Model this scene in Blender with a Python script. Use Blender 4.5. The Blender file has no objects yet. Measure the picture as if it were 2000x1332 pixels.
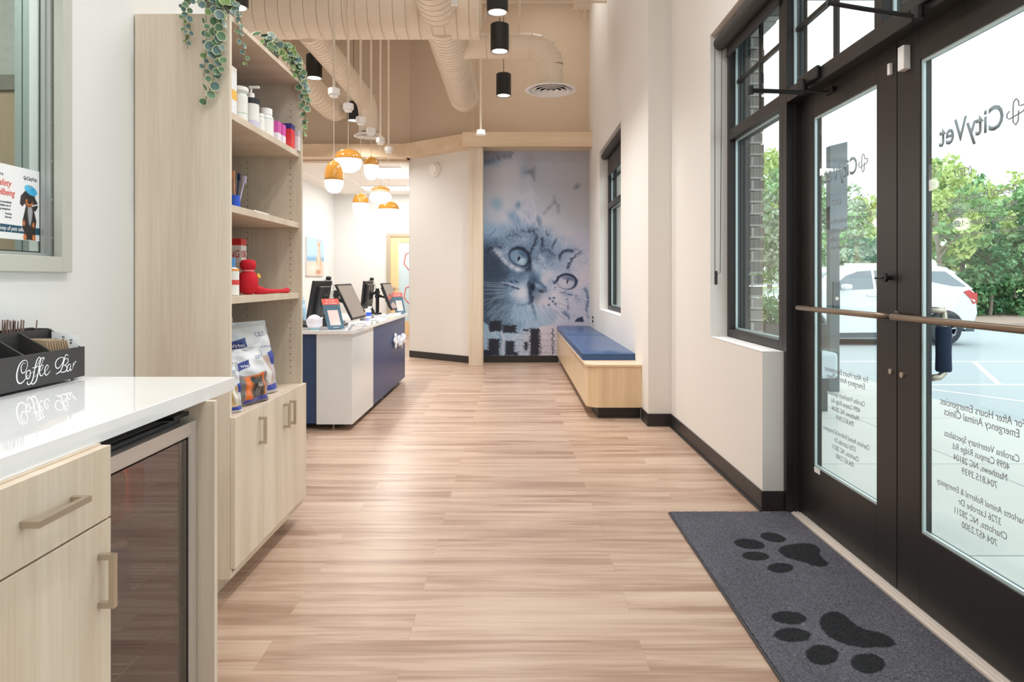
import bpy, math, random
import numpy as np
from mathutils import Vector, Matrix
random.seed(7)
S = bpy.context.scene
COL = S.collection
# ---------------------------------------------------------------- camera
F = 1333.0
CX, CY, H = 1003.0, 547.0, 1.2
cam_d = bpy.data.cameras.new('camera'); cam = bpy.data.objects.new('camera', cam_d); COL.objects.link(cam)
cam_d.sensor_width = 36.0; cam_d.lens = 36.0 * F / 2000.0
cam_d.shift_x = (1000.0 - CX) / 2000.0; cam_d.shift_y = (CY - 666.0) / 2000.0
cam.location = (0, 0, H); cam.rotation_euler = (math.pi / 2, 0, 0)
cam_d.clip_start = 0.05; cam_d.clip_end = 400
S.camera = cam
# ---------------------------------------------------------------- view + sky + lights
vs = S.view_settings
vs.view_transform = 'Standard'; vs.look = 'None'; vs.gamma = 1.0; vs.exposure = 0.0; vs.use_curve_mapping = False
wd = bpy.data.worlds.new('overcast_sky'); S.world = wd; wd.use_nodes = True
bg = wd.node_tree.nodes['Background']; bg.inputs[0].default_value = (0.90, 0.96, 1.0, 1); bg.inputs[1].default_value = 2.4
S.cycles.max_bounces = 9; S.cycles.diffuse_bounces = 5; S.cycles.transparent_max_bounces = 24; S.cycles.sample_clamp_indirect = 6.0
S.cycles.caustics_reflective = False; S.cycles.caustics_refractive = False
SPOT_W, AREA_W, PANEL_W, PEND_W = 70.0, 9.5, 38.0, 2.4
HIGH_W = 13.5

def lamp(name, kind, loc, power, color=(1, 1, 1), size=0.1, size_y=None, rot=(0, 0, 0), angle=1.6, parent=None):
    d = bpy.data.lights.new(name, kind); d.energy = power; d.color = color
    if kind == 'AREA':
        d.size = size
        if size_y: d.shape = 'RECTANGLE'; d.size_y = size_y
    elif kind == 'SPOT':
        d.spot_size = angle; d.spot_blend = 0.9; d.shadow_soft_size = size
    else: d.shadow_soft_size = size
    o = bpy.data.objects.new(name, d); COL.objects.link(o); o.rotation_euler = rot
    if parent:
        o.parent = parent; o.location = Vector(loc) - ROOT.get(parent.name, Vector((0, 0, 0)))
    else: o.location = loc
    return o
ROOT = {}

# ---------------------------------------------------------------- small helpers
def lin(c):
    return tuple(((x / 255.0) / 12.92 if x / 255.0 <= 0.04045 else ((x / 255.0 + 0.055) / 1.055) ** 2.4) for x in c)
def at(px, py, Y):
    """bearing measured in the picture + distance Y in metres -> place in the room"""
    return Vector(((px - CX) * Y / F, Y, H - (py - CY) * Y / F))
def yx(px, X):
    return X * F / (px - CX)
MC = {}
def mat(name, col=(200, 200, 200), rough=0.5, metal=0.0, spec=0.5, emit=None, estr=0.0, coat=0.0, bump=None):
    if name in MC: return MC[name]
    m = bpy.data.materials.new(name); m.use_nodes = True; MC[name] = m
    b = m.node_tree.nodes['Principled BSDF']
    b.inputs['Base Color'].default_value = (*lin(col), 1); b.inputs['Roughness'].default_value = rough
    b.inputs['Metallic'].default_value = metal; b.inputs['Specular IOR Level'].default_value = spec
    b.inputs['Coat Weight'].default_value = coat
    if emit: b.inputs['Emission Color'].default_value = (*lin(emit), 1); b.inputs['Emission Strength'].default_value = estr
    N = m.node_tree.nodes; L = m.node_tree.links
    # faint procedural variation on every surface
    tc = N.new('ShaderNodeTexCoord'); nz = N.new('ShaderNodeTexNoise'); nz.inputs['Scale'].default_value = (bump or (14, 0))[0]; nz.inputs['Detail'].default_value = 4
    L.new(tc.outputs['Object'], nz.inputs['Vector'])
    mx = N.new('ShaderNodeMix'); mx.data_type = 'RGBA'; c = lin(col)
    mx.inputs['A'].default_value = (*[x * 0.97 for x in c], 1); mx.inputs['B'].default_value = (*[min(1, x * 1.03) for x in c], 1)
    L.new(nz.outputs['Fac'], mx.inputs['Factor']); L.new(mx.outputs['Result'], b.inputs['Base Color'])
    if bump:
        bp = N.new('ShaderNodeBump'); bp.inputs['Strength'].default_value = bump[1]; bp.inputs['Distance'].default_value = 0.004
        L.new(nz.outputs['Fac'], bp.inputs['Height']); L.new(bp.outputs['Normal'], b.inputs['Normal'])
    return m
def node_mat(name):
    m = bpy.data.materials.new(name); m.use_nodes = True; MC[name] = m
    return m, m.node_tree.nodes, m.node_tree.links, m.node_tree.nodes['Principled BSDF']
def mat_wood(name, c1, c2, sc=(60, 60, 2.2), rough=0.45):
    if name in MC: return MC[name]
    m, N, L, b = node_mat(name)
    tc = N.new('ShaderNodeTexCoord'); mp = N.new('ShaderNodeMapping'); mp.inputs['Scale'].default_value = sc
    nz = N.new('ShaderNodeTexNoise'); nz.inputs['Scale'].default_value = 1.6; nz.inputs['Detail'].default_value = 6; nz.inputs['Roughness'].default_value = 0.62
    mp2 = N.new('ShaderNodeMapping'); mp2.inputs['Scale'].default_value = tuple(s * 0.09 for s in sc)
    nz2 = N.new('ShaderNodeTexNoise'); nz2.inputs['Scale'].default_value = 1.5; nz2.inputs['Detail'].default_value = 3
    ad = N.new('ShaderNodeMath'); ad.operation = 'MULTIPLY_ADD'; ad.inputs[1].default_value = 0.55
    cr = N.new('ShaderNodeValToRGB'); cr.color_ramp.elements[0].position = 0.5; cr.color_ramp.elements[1].position = 0.98
    cr.color_ramp.elements[0].color = (*lin(c1), 1); cr.color_ramp.elements[1].color = (*lin(c2), 1)
    L.new(tc.outputs['Object'], mp.inputs['Vector']); L.new(tc.outputs['Object'], mp2.inputs['Vector'])
    L.new(mp.outputs['Vector'], nz.inputs['Vector']); L.new(mp2.outputs['Vector'], nz2.inputs['Vector'])
    L.new(nz.outputs['Fac'], ad.inputs[0]); L.new(nz2.outputs['Fac'], ad.inputs[2])
    L.new(ad.outputs[0], cr.inputs['Fac']); L.new(cr.outputs['Color'], b.inputs['Base Color']); b.inputs['Roughness'].default_value = rough
    return m
def mat_vcol(name, rough=0.5, coat=0.0, spec=0.4, bump=0.0):
    if name in MC: return MC[name]
    m, N, L, b = node_mat(name)
    a = N.new('ShaderNodeVertexColor'); a.layer_name = 'Col'; L.new(a.outputs['Color'], b.inputs['Base Color'])
    b.inputs['Roughness'].default_value = rough; b.inputs['Coat Weight'].default_value = coat; b.inputs['Specular IOR Level'].default_value = spec
    return m
def mat_glass(name, tint=(244, 250, 248), refl=1.0, rough=0.0):
    if name in MC: return MC[name]
    m = bpy.data.materials.new(name); m.use_nodes = True; MC[name] = m
    N = m.node_tree.nodes; L = m.node_tree.links; N.remove(N['Principled BSDF'])
    out = N['Material Output']; t = N.new('ShaderNodeBsdfTransparent'); t.inputs[0].default_value = (*lin(tint), 1)
    g = N.new('ShaderNodeBsdfGlossy'); g.inputs['Roughness'].default_value = rough
    lw = N.new('ShaderNodeLayerWeight'); lw.inputs['Blend'].default_value = 0.5
    pw = N.new('ShaderNodeMath'); pw.operation = 'POWER'; pw.inputs[1].default_value = 5.0; L.new(lw.outputs['Facing'], pw.inputs[0])
    mu = N.new('ShaderNodeMath'); mu.operation = 'MULTIPLY_ADD'; mu.inputs[1].default_value = 0.9 * min(1, refl); mu.inputs[2].default_value = 0.035 * refl if refl < 1.5 else 0.05 * refl; mu.use_clamp = True
    mx = N.new('ShaderNodeMixShader'); L.new(pw.outputs[0], mu.inputs[0]); L.new(mu.outputs[0], mx.inputs[0])
    L.new(t.outputs[0], mx.inputs[1]); L.new(g.outputs[0], mx.inputs[2]); L.new(mx.outputs[0], out.inputs[0])
    return m

def thing(name, label, cat, loc=(0, 0, 0), group=None, kind=None):
    o = bpy.data.objects.new(name, None); COL.objects.link(o); o.location = loc; o.empty_display_size = 0.1
    o['label'] = label; o['category'] = cat
    if group: o['group'] = group
    if kind: o['kind'] = kind
    ROOT[o.name] = Vector(loc)
    return o
def tag(o, label, cat, group=None, kind=None):
    o['label'] = label; o['category'] = cat
    if group: o['group'] = group
    if kind: o['kind'] = kind
    return o
def copy_tree(o, parent=None):
    c = o.copy(); COL.objects.link(c)
    if parent: c.parent = parent
    for ch in list(o.children): copy_tree(ch, c)
    return c
def dup(o, loc, label=None, rotz=0.0, scale=None):
    c = copy_tree(o); c.location = loc; c.rotation_euler = (0, 0, rotz)
    if scale: c.scale = scale
    if label: c['label'] = label
    ROOT[c.name] = Vector(loc)
    return c

class MB:
    def __init__(s): s.v = []; s.f = []; s.m = []; s.cur = 0
    def add(s, vs, fs):
        n = len(s.v); s.v += [tuple(v) for v in vs]; s.f += [tuple(i + n for i in f) for f in fs]; s.m += [s.cur] * len(fs); return s
    def mi(s, i): s.cur = i; return s
    def box(s, x0, y0, z0, x1, y1, z1):
        x0, x1 = sorted((x0, x1)); y0, y1 = sorted((y0, y1)); z0, z1 = sorted((z0, z1))
        return s.add([(x0, y0, z0), (x1, y0, z0), (x1, y1, z0), (x0, y1, z0), (x0, y0, z1), (x1, y0, z1), (x1, y1, z1), (x0, y1, z1)],
                     [(0, 3, 2, 1), (4, 5, 6, 7), (0, 1, 5, 4), (1, 2, 6, 5), (2, 3, 7, 6), (3, 0, 4, 7)])
    def hexa(s, a, b):  # two quads (4 pts each) joined
        return s.add(list(a) + list(b), [(3, 2, 1, 0), (4, 5, 6, 7), (0, 1, 5, 4), (1, 2, 6, 5), (2, 3, 7, 6), (3, 0, 4, 7)])
    def slab(s, pts, off):  # polygon pts extruded by vector off
        n = len(pts); off = Vector(off); a = [Vector(p) for p in pts]; b = [p + off for p in a]
        return s.add(a + b, [tuple(range(n - 1, -1, -1)), tuple(range(n, 2 * n))] + [(i, (i + 1) % n, n + (i + 1) % n, n + i) for i in range(n)])
    def tube(s, pts, r, n=10, cap=True, radii=None):
        pts = [Vector(p) for p in pts]; k = len(pts); vs_ = []; prev = None
        for i, p in enumerate(pts):
            d = (pts[min(i + 1, k - 1)] - pts[max(i - 1, 0)]).normalized()
            if prev is None:
                u = d.orthogonal().normalized()
            else:
                u = prev - d * prev.dot(d); u = u.normalized() if u.length > 1e-6 else d.orthogonal().normalized()
            w = d.cross(u); prev = u; rr = radii[i] if radii else r
            vs_ += [p + (u * math.cos(2 * math.pi * j / n) + w * math.sin(2 * math.pi * j / n)) * rr for j in range(n)]
        fs = [(i * n + j, i * n + (j + 1) % n, (i + 1) * n + (j + 1) % n, (i + 1) * n + j) for i in range(k - 1) for j in range(n)]
        if cap: fs += [tuple(range(n - 1, -1, -1)), tuple(range((k - 1) * n, k * n))]
        return s.add(vs_, fs)
    def lathe(s, prof, c=(0, 0, 0), n=24, axis='z', sx=1.0, sy=1.0, cap=True):  # prof: (r, h)
        c = Vector(c); vs_ = []; fs = []; k = len(prof)
        for r, h in prof:
            for j in range(n):
                a = 2 * math.pi * j / n; x, y = r * math.cos(a) * sx, r * math.sin(a) * sy
                v = (x, y, h) if axis == 'z' else ((h, x, y) if axis == 'x' else (y, h, x))
                vs_.append(c + Vector(v))
        fs = [(i * n + j, i * n + (j + 1) % n, (i + 1) * n + (j + 1) % n, (i + 1) * n + j) for i in range(k - 1) for j in range(n)]
        if cap and prof[0][0] > 1e-4: fs.append(tuple(range(n - 1, -1, -1)))
        if cap and prof[-1][0] > 1e-4: fs.append(tuple(range((k - 1) * n, k * n)))
        return s.add(vs_, fs)
    def build(s, name, m, parent=None, bevel=0.0, smooth=False, kind=None, seg=2):
        off = ROOT.get(parent.name, Vector((0, 0, 0))) if parent else Vector((0, 0, 0))
        me = bpy.data.meshes.new(name); me.from_pydata([(v[0] - off[0], v[1] - off[1], v[2] - off[2]) for v in s.v], [], s.f)
        for q in (m if isinstance(m, (list, tuple)) else [m]): me.materials.append(q)
        if any(s.m): me.polygons.foreach_set('material_index', s.m)
        if smooth: me.shade_smooth()
        me.update(); o = bpy.data.objects.new(name, me); COL.objects.link(o)
        if parent: o.parent = parent; ROOT[o.name] = off
        if bevel:
            b = o.modifiers.new('bevel', 'BEVEL'); b.width = bevel; b.segments = seg; b.limit_method = 'ANGLE'; b.angle_limit = 0.6
        if smooth == 'auto' or (smooth and bevel): 
            e = o.modifiers.new('wn', 'WEIGHTED_NORMAL')
        if kind: o['kind'] = kind
        return o
def arc(c, r, a0, a1, n, plane='xz'):
    out = []
    for i in range(n + 1):
        a = a0 + (a1 - a0) * i / n; u, v = r * math.cos(a), r * math.sin(a)
        out.append(Vector(c) + (Vector((u, 0, v)) if plane == 'xz' else Vector((u, v, 0)) if plane == 'xy' else Vector((0, u, v))))
    return out
def text(name, body, org, xd, zd, m, parent=None, height=None, width=None, depth=0.0006, align='CENTER', bold=0.0, shear=0.0, spacing=1.0):
    """flat lettering as a mesh; org = middle/left of the baseline, xd reading direction, zd up"""
    cu = bpy.data.curves.new(name, 'FONT'); cu.body = body; cu.align_x = align; cu.size = 1.0; cu.extrude = 0.0; cu.offset = bold; cu.shear = shear; cu.resolution_u = 3; cu.space_character = spacing
    t = bpy.data.objects.new(name + '_t', cu); COL.objects.link(t); bpy.context.view_layer.update()
    dg = bpy.context.evaluated_depsgraph_get(); me = bpy.data.meshes.new_from_object(t.evaluated_get(dg)); bpy.data.objects.remove(t); bpy.data.curves.remove(cu)
    n = len(me.vertices); co = np.zeros(n * 3, 'f'); me.vertices.foreach_get('co', co); co = co.reshape(-1, 3)
    w = max(1e-6, co[:, 0].max() - co[:, 0].min()); sy = (height / 0.69) if height else None; sx = (width / w) if width else None
    if sx is None: sx = sy
    if sy is None: sy = sx
    off = ROOT.get(parent.name, Vector((0, 0, 0))) if parent else Vector((0, 0, 0))
    xd = np.array(Vector(xd).normalized()); zd = np.array(Vector(zd).normalized()); o0 = np.array(Vector(org) - off)
    nn = np.cross(xd, zd)
    co2 = o0 + co[:, :1] * sx * xd + co[:, 1:2] * sy * zd
    me.vertices.foreach_set('co', co2.astype('f').ravel()); me.materials.clear(); me.materials.append(m)
    me.update(); o = bpy.data.objects.new(name, me); COL.objects.link(o)
    if parent: o.parent = parent; ROOT[o.name] = off
    if depth:
        sm = o.modifiers.new('thick', 'SOLIDIFY'); sm.thickness = depth; sm.offset = 0
    return o
def join_text(name, items, m, parent):
    """several lines of lettering as one part"""
    vs_, fs = [], []
    for it in items:
        o = text('tmp', it[0], it[1], it[2], it[3], m, parent, depth=0, **(it[4] if len(it) > 4 else {}))
        n = len(vs_); vs_ += [tuple(v.co) for v in o.data.vertices]; fs += [tuple(i + n for i in p.vertices) for p in o.data.polygons]
        ROOT.pop(o.name, None); bpy.data.objects.remove(o)
    me = bpy.data.meshes.new(name); me.from_pydata(vs_, [], fs); me.materials.append(m); o = bpy.data.objects.new(name, me); COL.objects.link(o)
    off = ROOT.get(parent.name, Vector((0, 0, 0))) if parent else Vector((0, 0, 0)); o.parent = parent; ROOT[o.name] = off
    sm = o.modifiers.new('thick', 'SOLIDIFY'); sm.thickness = 0.0006; sm.offset = 0
    return o

# ---------------------------------------------------------------- painted prints (own colour of posters, bags, labels)
class Canvas:
    """small raster painter; the result becomes the colour attribute of a fine grid (a printed surface)"""
    def __init__(s, x0, y0, x1, y1, res, col):
        s.x0, s.y0, s.res = x0, y0, res; s.w = max(2, int((x1 - x0) * res)); s.h = max(2, int((y1 - y0) * res)); s.x1, s.y1 = x1, y1
        s.a = np.zeros((s.h, s.w, 3)) + np.array(col, float); s.rng = np.random.RandomState(3)
        s.X, s.Y = np.meshgrid(x0 + (np.arange(s.w) + 0.5) / s.w * (x1 - x0), y0 + (np.arange(s.h) + 0.5) / s.h * (y1 - y0))
    def win(s, xa, ya, xb, yb):
        i0 = max(0, int((ya - s.y0) * s.res)); i1 = min(s.h, int((yb - s.y0) * s.res) + 2); j0 = max(0, int((xa - s.x0) * s.res)); j1 = min(s.w, int((xb - s.x0) * s.res) + 2)
        return slice(i0, max(i0, i1)), slice(j0, max(j0, j1))
    def blend(s, w, al, col):
        s.a[w] += (np.array(col, float) - s.a[w]) * al[..., None]
    def ell(s, cx, cy, rx, ry, col, rot=0.0, soft=0.3, al=1.0):
        R = max(rx, ry) * (1 + soft) + 1; w = s.win(cx - R, cy - R, cx + R, cy + R); X = s.X[w] - cx; Y = s.Y[w] - cy
        c, q = math.cos(rot), math.sin(rot); d = np.sqrt(((X * c + Y * q) / rx) ** 2 + ((-X * q + Y * c) / ry) ** 2)
        s.blend(w, np.clip((1 + soft - d) / (2 * soft + 1e-6) if soft > 0 else (d < 1), 0, 1) * al, col)
    def line(s, pts, wd, col, al=1.0, soft=0.6, taper=False):
        for k in range(len(pts) - 1):
            (xa, ya), (xb, yb) = pts[k], pts[k + 1]; R = wd + soft + 1; w = s.win(min(xa, xb) - R, min(ya, yb) - R, max(xa, xb) + R, max(ya, yb) + R)
            X, Y = s.X[w], s.Y[w]; dx, dy = xb - xa, yb - ya; L2 = dx * dx + dy * dy + 1e-9
            t = np.clip(((X - xa) * dx + (Y - ya) * dy) / L2, 0, 1); d = np.hypot(X - xa - t * dx, Y - ya - t * dy)
            ww = wd * (1 - t * 0.85) if taper else wd
            s.blend(w, np.clip((ww / 2 + soft - d) / (2 * soft), 0, 1) * al, col)
    def poly(s, pts, col, soft=0.5, al=1.0, jag=0.0):
        xs = [p[0] for p in pts]; ys = [p[1] for p in pts]; w = s.win(min(xs) - 3 - jag, min(ys) - 3 - jag, max(xs) + 3 + jag, max(ys) + 3 + jag); X, Y = s.X[w], s.Y[w].copy()
        if X.size == 0: return
        if jag: Y = Y + np.interp(X, np.arange(s.x0, s.x1 + 1, 0.9), s.rng.uniform(-jag, jag, len(np.arange(s.x0, s.x1 + 1, 0.9))))
        ins = np.zeros(X.shape, bool); dm = np.full(X.shape, 1e9)
        for k in range(len(pts)):
            (xa, ya), (xb, yb) = pts[k], pts[(k + 1) % len(pts)]
            c = ((ya > Y) != (yb > Y)) & (X < (xb - xa) * (Y - ya) / ((yb - ya) or 1e-9) + xa); ins ^= c
            dx, dy = xb - xa, yb - ya; t = np.clip(((X - xa) * dx + (Y - ya) * dy) / (dx * dx + dy * dy + 1e-9), 0, 1); dm = np.minimum(dm, np.hypot(X - xa - t * dx, Y - ya - t * dy))
        d = np.where(ins, dm, -dm); s.blend(w, np.clip(d / (2 * soft) + 0.5, 0, 1) * al, col)
    def grid(s, name, fn, m, parent=None, thick=0.0):
        """fn(u, v) -> xyz arrays, u to the right and v downwards, both 0..1"""
        u, v = np.meshgrid(np.linspace(0, 1, s.w), np.linspace(0, 1, s.h)); P = np.stack(fn(u, v), -1).reshape(-1, 3)
        off = ROOT.get(parent.name, Vector((0, 0, 0))) if parent else Vector((0, 0, 0)); P = P - np.array(off)
        me = bpy.data.meshes.new(name); nv = s.w * s.h; nf = (s.w - 1) * (s.h - 1)
        i = (np.arange(s.h - 1)[:, None] * s.w + np.arange(s.w - 1)[None, :]).ravel(); q = np.stack([i, i + s.w, i + s.w + 1, i + 1], 1)
        me.vertices.add(nv); me.vertices.foreach_set('co', P.astype('f').ravel()); me.loops.add(nf * 4); me.loops.foreach_set('vertex_index', q.astype('i').ravel())
        me.polygons.add(nf); me.polygons.foreach_set('loop_start', (np.arange(nf) * 4).astype('i')); me.polygons.foreach_set('loop_total', np.full(nf, 4, 'i')); me.update(calc_edges=True)
        c = np.clip(s.a, 0, 255) / 255.0; c = np.where(c <= 0.04045, c / 12.92, ((c + 0.055) / 1.055) ** 2.4).reshape(-1, 3); c = np.concatenate([c, np.ones((nv, 1))], 1)
        at_ = me.color_attributes.new('Col', 'FLOAT_COLOR', 'POINT'); at_.data.foreach_set('color', c.astype('f').ravel())
        me.materials.append(m); me.shade_smooth(); me.validate(); o = bpy.data.objects.new(name, me); COL.objects.link(o)
        if parent: o.parent = parent; ROOT[o.name] = off
        return o
# ---------------------------------------------------------------- materials
WOOD = mat_wood('pale_ash_laminate', (202, 184, 162), (226, 213, 195))
WOODH = mat_wood('pale_ash_laminate_level', (202, 182, 158), (224, 209, 190), sc=(2.2, 60, 60))
WOODM = mat_wood('maple_trim', (212, 184, 150), (228, 206, 178), sc=(2.0, 40, 40))
WOODB = mat_wood('bench_maple', (212, 184, 146), (232, 208, 172), sc=(70, 70, 2.0), rough=0.3)
WALL = mat('white_wall_paint', (229, 226, 221), 0.7, bump=(160, 0.04))
WALLW = mat('cool_white_wall_paint', (226, 227, 226), 0.7, bump=(160, 0.04))
WALLT = mat('tan_ceiling_paint', (208, 188, 165), 0.85)
SILL = mat('white_sill_paint', (246, 246, 246), 0.5)
BASE = mat('black_vinyl_base', (42, 39, 38), 0.45)
BRONZE = mat('dark_bronze_aluminium', (44, 42, 41), 0.42, 0.3)
BRONZE2 = mat('dark_bronze_door_metal', (45, 42, 40), 0.4, 0.3)
GLASS = mat_glass('window_glass')
GLASSF = mat_glass('tinted_cooler_glass', (196, 188, 190), 3.6)
GASKET = mat('pale_glazing_bead', (196, 214, 216), 0.35, 0.3)
QUARTZ = mat('white_quartz', (238, 239, 241), 0.025, spec=0.6, coat=0.3)
NICKEL = mat('satin_nickel', (196, 186, 170), 0.32, 0.85)
STEEL = mat('brushed_stainless', (214, 208, 204), 0.36, 0.75)
BLACK = mat('black_plastic', (28, 28, 29), 0.45)
BLACKM = mat('matt_black_metal', (24, 23, 22), 0.5)
DUCT = mat('cream_painted_metal', (232, 216, 196), 0.5)
WHITE = mat('white_plastic', (240, 238, 236), 0.4)
NAVY = mat('navy_laminate', (48, 66, 112), 0.35)
NAVYD = mat('dark_navy_panel', (40, 52, 74), 0.5)
BRASS = mat('antique_bronze_tube', (142, 126, 110), 0.3, 0.85)
BLUEV = mat('blue_vinyl', (42, 76, 122), 0.32, coat=0.15, bump=(9, 0.5))
TRUE = 'structure'

# floor: vinyl planks laid across the view
def floor_mat():
    m, N, L, b = node_mat('oak_look_vinyl_planks')
    tc = N.new('ShaderNodeTexCoord'); mp = N.new('ShaderNodeMapping'); mp.inputs['Location'].default_value = (0.35, 0.04, 0)
    br = N.new('ShaderNodeTexBrick'); br.offset = 0.37; br.offset_frequency = 2
    for k, v in (('Scale', 1.0), ('Mortar Size', 0.0009), ('Mortar Smooth', 0.1), ('Bias', 0.0), ('Brick Width', 1.22), ('Row Height', 0.178)): br.inputs[k].default_value = v
    br.inputs['Color1'].default_value = (0, 0, 0, 1); br.inputs['Color2'].default_value = (1, 1, 1, 1); br.inputs['Mortar'].default_value = (0.5, 0.5, 0.5, 1)
    L.new(tc.outputs['Object'], mp.inputs[0]); L.new(mp.outputs[0], br.inputs[0])
    # grain: stretched along X, shifted per plank
    sep = N.new('ShaderNodeSeparateXYZ'); L.new(tc.outputs['Object'], sep.inputs[0])
    mu = N.new('ShaderNodeMath'); mu.operation = 'MULTIPLY'; mu.inputs[1].default_value = 37.0; L.new(br.outputs['Color'], mu.inputs[0])
    cmb = N.new('ShaderNodeCombineXYZ'); L.new(sep.outputs[0], cmb.inputs[0]); L.new(sep.outputs[1], cmb.inputs[1]); L.new(mu.outputs[0], cmb.inputs[2])
    outs = []
    for sc, dt, rg in (((0.8, 11, 1), 4, 0.6), ((2.4, 60, 1), 7, 0.6), ((0.55, 3.2, 1), 2, 0.5)):
        q = N.new('ShaderNodeMapping'); q.inputs['Scale'].default_value = sc; L.new(cmb.outputs[0], q.inputs[0])
        nz = N.new('ShaderNodeTexNoise'); nz.inputs['Scale'].default_value = 1.0; nz.inputs['Detail'].default_value = dt; nz.inputs['Roughness'].default_value = rg; nz.inputs['Distortion'].default_value = 0.5
        L.new(q.outputs[0], nz.inputs[0]); outs.append(nz.outputs['Fac'])
    a = N.new('ShaderNodeMath'); a.operation = 'MULTIPLY_ADD'; a.inputs[1].default_value = 0.34; L.new(outs[1], a.inputs[0]); L.new(outs[0], a.inputs[2])
    a2 = N.new('ShaderNodeMath'); a2.operation = 'MULTIPLY_ADD'; a2.inputs[1].default_value = 0.5; L.new(outs[2], a2.inputs[0]); L.new(a.outputs[0], a2.inputs[2])
    a3 = N.new('ShaderNodeMath'); a3.operation = 'MULTIPLY_ADD'; a3.inputs[1].default_value = 0.05; L.new(br.outputs['Color'], a3.inputs[0]); L.new(a2.outputs[0], a3.inputs[2])
    cr = N.new('ShaderNodeValToRGB'); e = cr.color_ramp.elements; e[0].position = 0.28; e[0].color = (*lin((152, 122, 103)), 1); e[1].position = 0.92; e[1].color = (*lin((200, 179, 161)), 1)
    e2 = cr.color_ramp.elements.new(0.56); e2.color = (*lin((184, 158, 138)), 1)
    mr = N.new('ShaderNodeMapRange'); mr.inputs['From Min'].default_value = 0.66; mr.inputs['From Max'].default_value = 1.30; mr.inputs['To Min'].default_value = 0.1; mr.inputs['To Max'].default_value = 1.0
    L.new(a3.outputs[0], mr.inputs['Value']); L.new(mr.outputs[0], cr.inputs['Fac'])
    mx = N.new('ShaderNodeMix'); mx.data_type = 'RGBA'; mx.inputs['B'].default_value = (*lin((166, 138, 118)), 1)
    L.new(br.outputs['Fac'], mx.inputs['Factor']); L.new(cr.outputs['Color'], mx.inputs['A']); L.new(mx.outputs['Result'], b.inputs['Base Color'])
    b.inputs['Roughness'].default_value = 0.33; b.inputs['Specular IOR Level'].default_value = 0.45
    return m
FLOOR = floor_mat()
MB().box(-4.2, -2.6, -0.06, 1.60, 15.3, 0.0).build('floor', FLOOR, kind=TRUE)

# ---------------------------------------------------------------- room shell
XR, XR2, XL, YF = 1.295, 1.105, -1.42, 9.95      # right wall, far right wall, left wall, mural wall
CEIL = 5.7
w = MB()
w.box(XR, 3.55, 0, 1.50, 4.49, 0.825).box(XR, 4.49, 0, 1.50, 5.60, 2.81).box(XR, 1.70, 2.81, 1.50, 5.60, CEIL)
w.box(XR, -2.6, 0, 1.50, -0.4, CEIL).box(XR, -0.4, 2.81, 1.50, 1.70, CEIL)
w.build('wall_right', WALL, kind=TRUE)
w = MB()
w.box(XR2, 5.60, 0, 1.42, 7.03, 2.84).box(XR2, 7.03, 0, 1.42, 8.755, 0.822).box(XR2, 8.755, 0, 1.42, 10.2, 2.84).box(XR2, 5.60, 2.84, 1.42, 10.2, CEIL)
w.build('wall_right_far', WALL, kind=TRUE)
MB().box(-0.66, YF, 0, XR2, YF + 0.12, 3.2).build('wall_back', WALL, kind=TRUE)
MB().box(-0.66, YF, 3.2, XR2, YF + 0.12, CEIL).build('wall_back_upper', WALLT, kind=TRUE)
# slanted wall with the wooden beam, then high wall over the office opening
A1, B1 = Vector((-0.634, 9.85, 0)), Vector((-1.622, 10.67, 0))
dd = (B1 - A1).normalized(); nn = Vector((-dd.y, dd.x, 0)); nn = nn if nn.y > 0 else -nn
MB().slab([A1, B1, B1 + nn * 0.12, A1 + nn * 0.12], (0, 0, 3.2)).build('wall_slanted', WALL, kind=TRUE)
q0 = Vector((0, 0, 3.2)); MB().slab([A1 + q0, B1 + q0, B1 + nn * 0.12 + q0, A1 + nn * 0.12 + q0], (0, 0, CEIL - 3.2)).build('wall_slanted_upper', WALLT, kind=TRUE)
MB().box(-4.2, 10.67, 3.06, -1.60, 10.85, CEIL).build('wall_over_opening', WALLT, kind=TRUE)
MB().box(-1.64, 10.72, 0, -1.52, 15.2, 3.08).build('wall_office_right', WALLW, kind=TRUE)
MB().box(-4.07, 3.40, 0, -3.95, 15.2, 3.08).box(-4.07, 3.40, 3.08, -3.95, 10.67, CEIL).build('wall_office_left', WALLW, kind=TRUE)
MB().box(-4.07, 15.0, 0, -1.52, 15.12, 3.14).build('wall_office_back', WALLW, kind=TRUE)
# left wall with the window opening, return behind the tall unit
w = MB()
w.box(XL - 0.12, -2.6, 0, XL, 2.17, 1.224).box(XL - 0.12, 2.17, 0, XL, 3.40, CEIL).box(XL - 0.12, -2.6, 2.30, XL, 2.17, CEIL).box(XL - 0.12, -2.6, 1.224, XL, 0.95, 2.30)
w.build('wall_left', WALLW, kind=TRUE)
MB().box(-4.07, 3.28, 0, XL - 0.12, 3.40, CEIL).build('wall_left_return', WALLW, kind=TRUE)
MB().box(-4.2, -2.72, 0, 1.5, -2.6, CEIL).build('wall_behind', WALL, kind=TRUE)
MB().box(-4.2, -2.7, CEIL, 1.62, 10.9, CEIL + 0.1).build('ceiling', WALLT, kind=TRUE)
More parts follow.
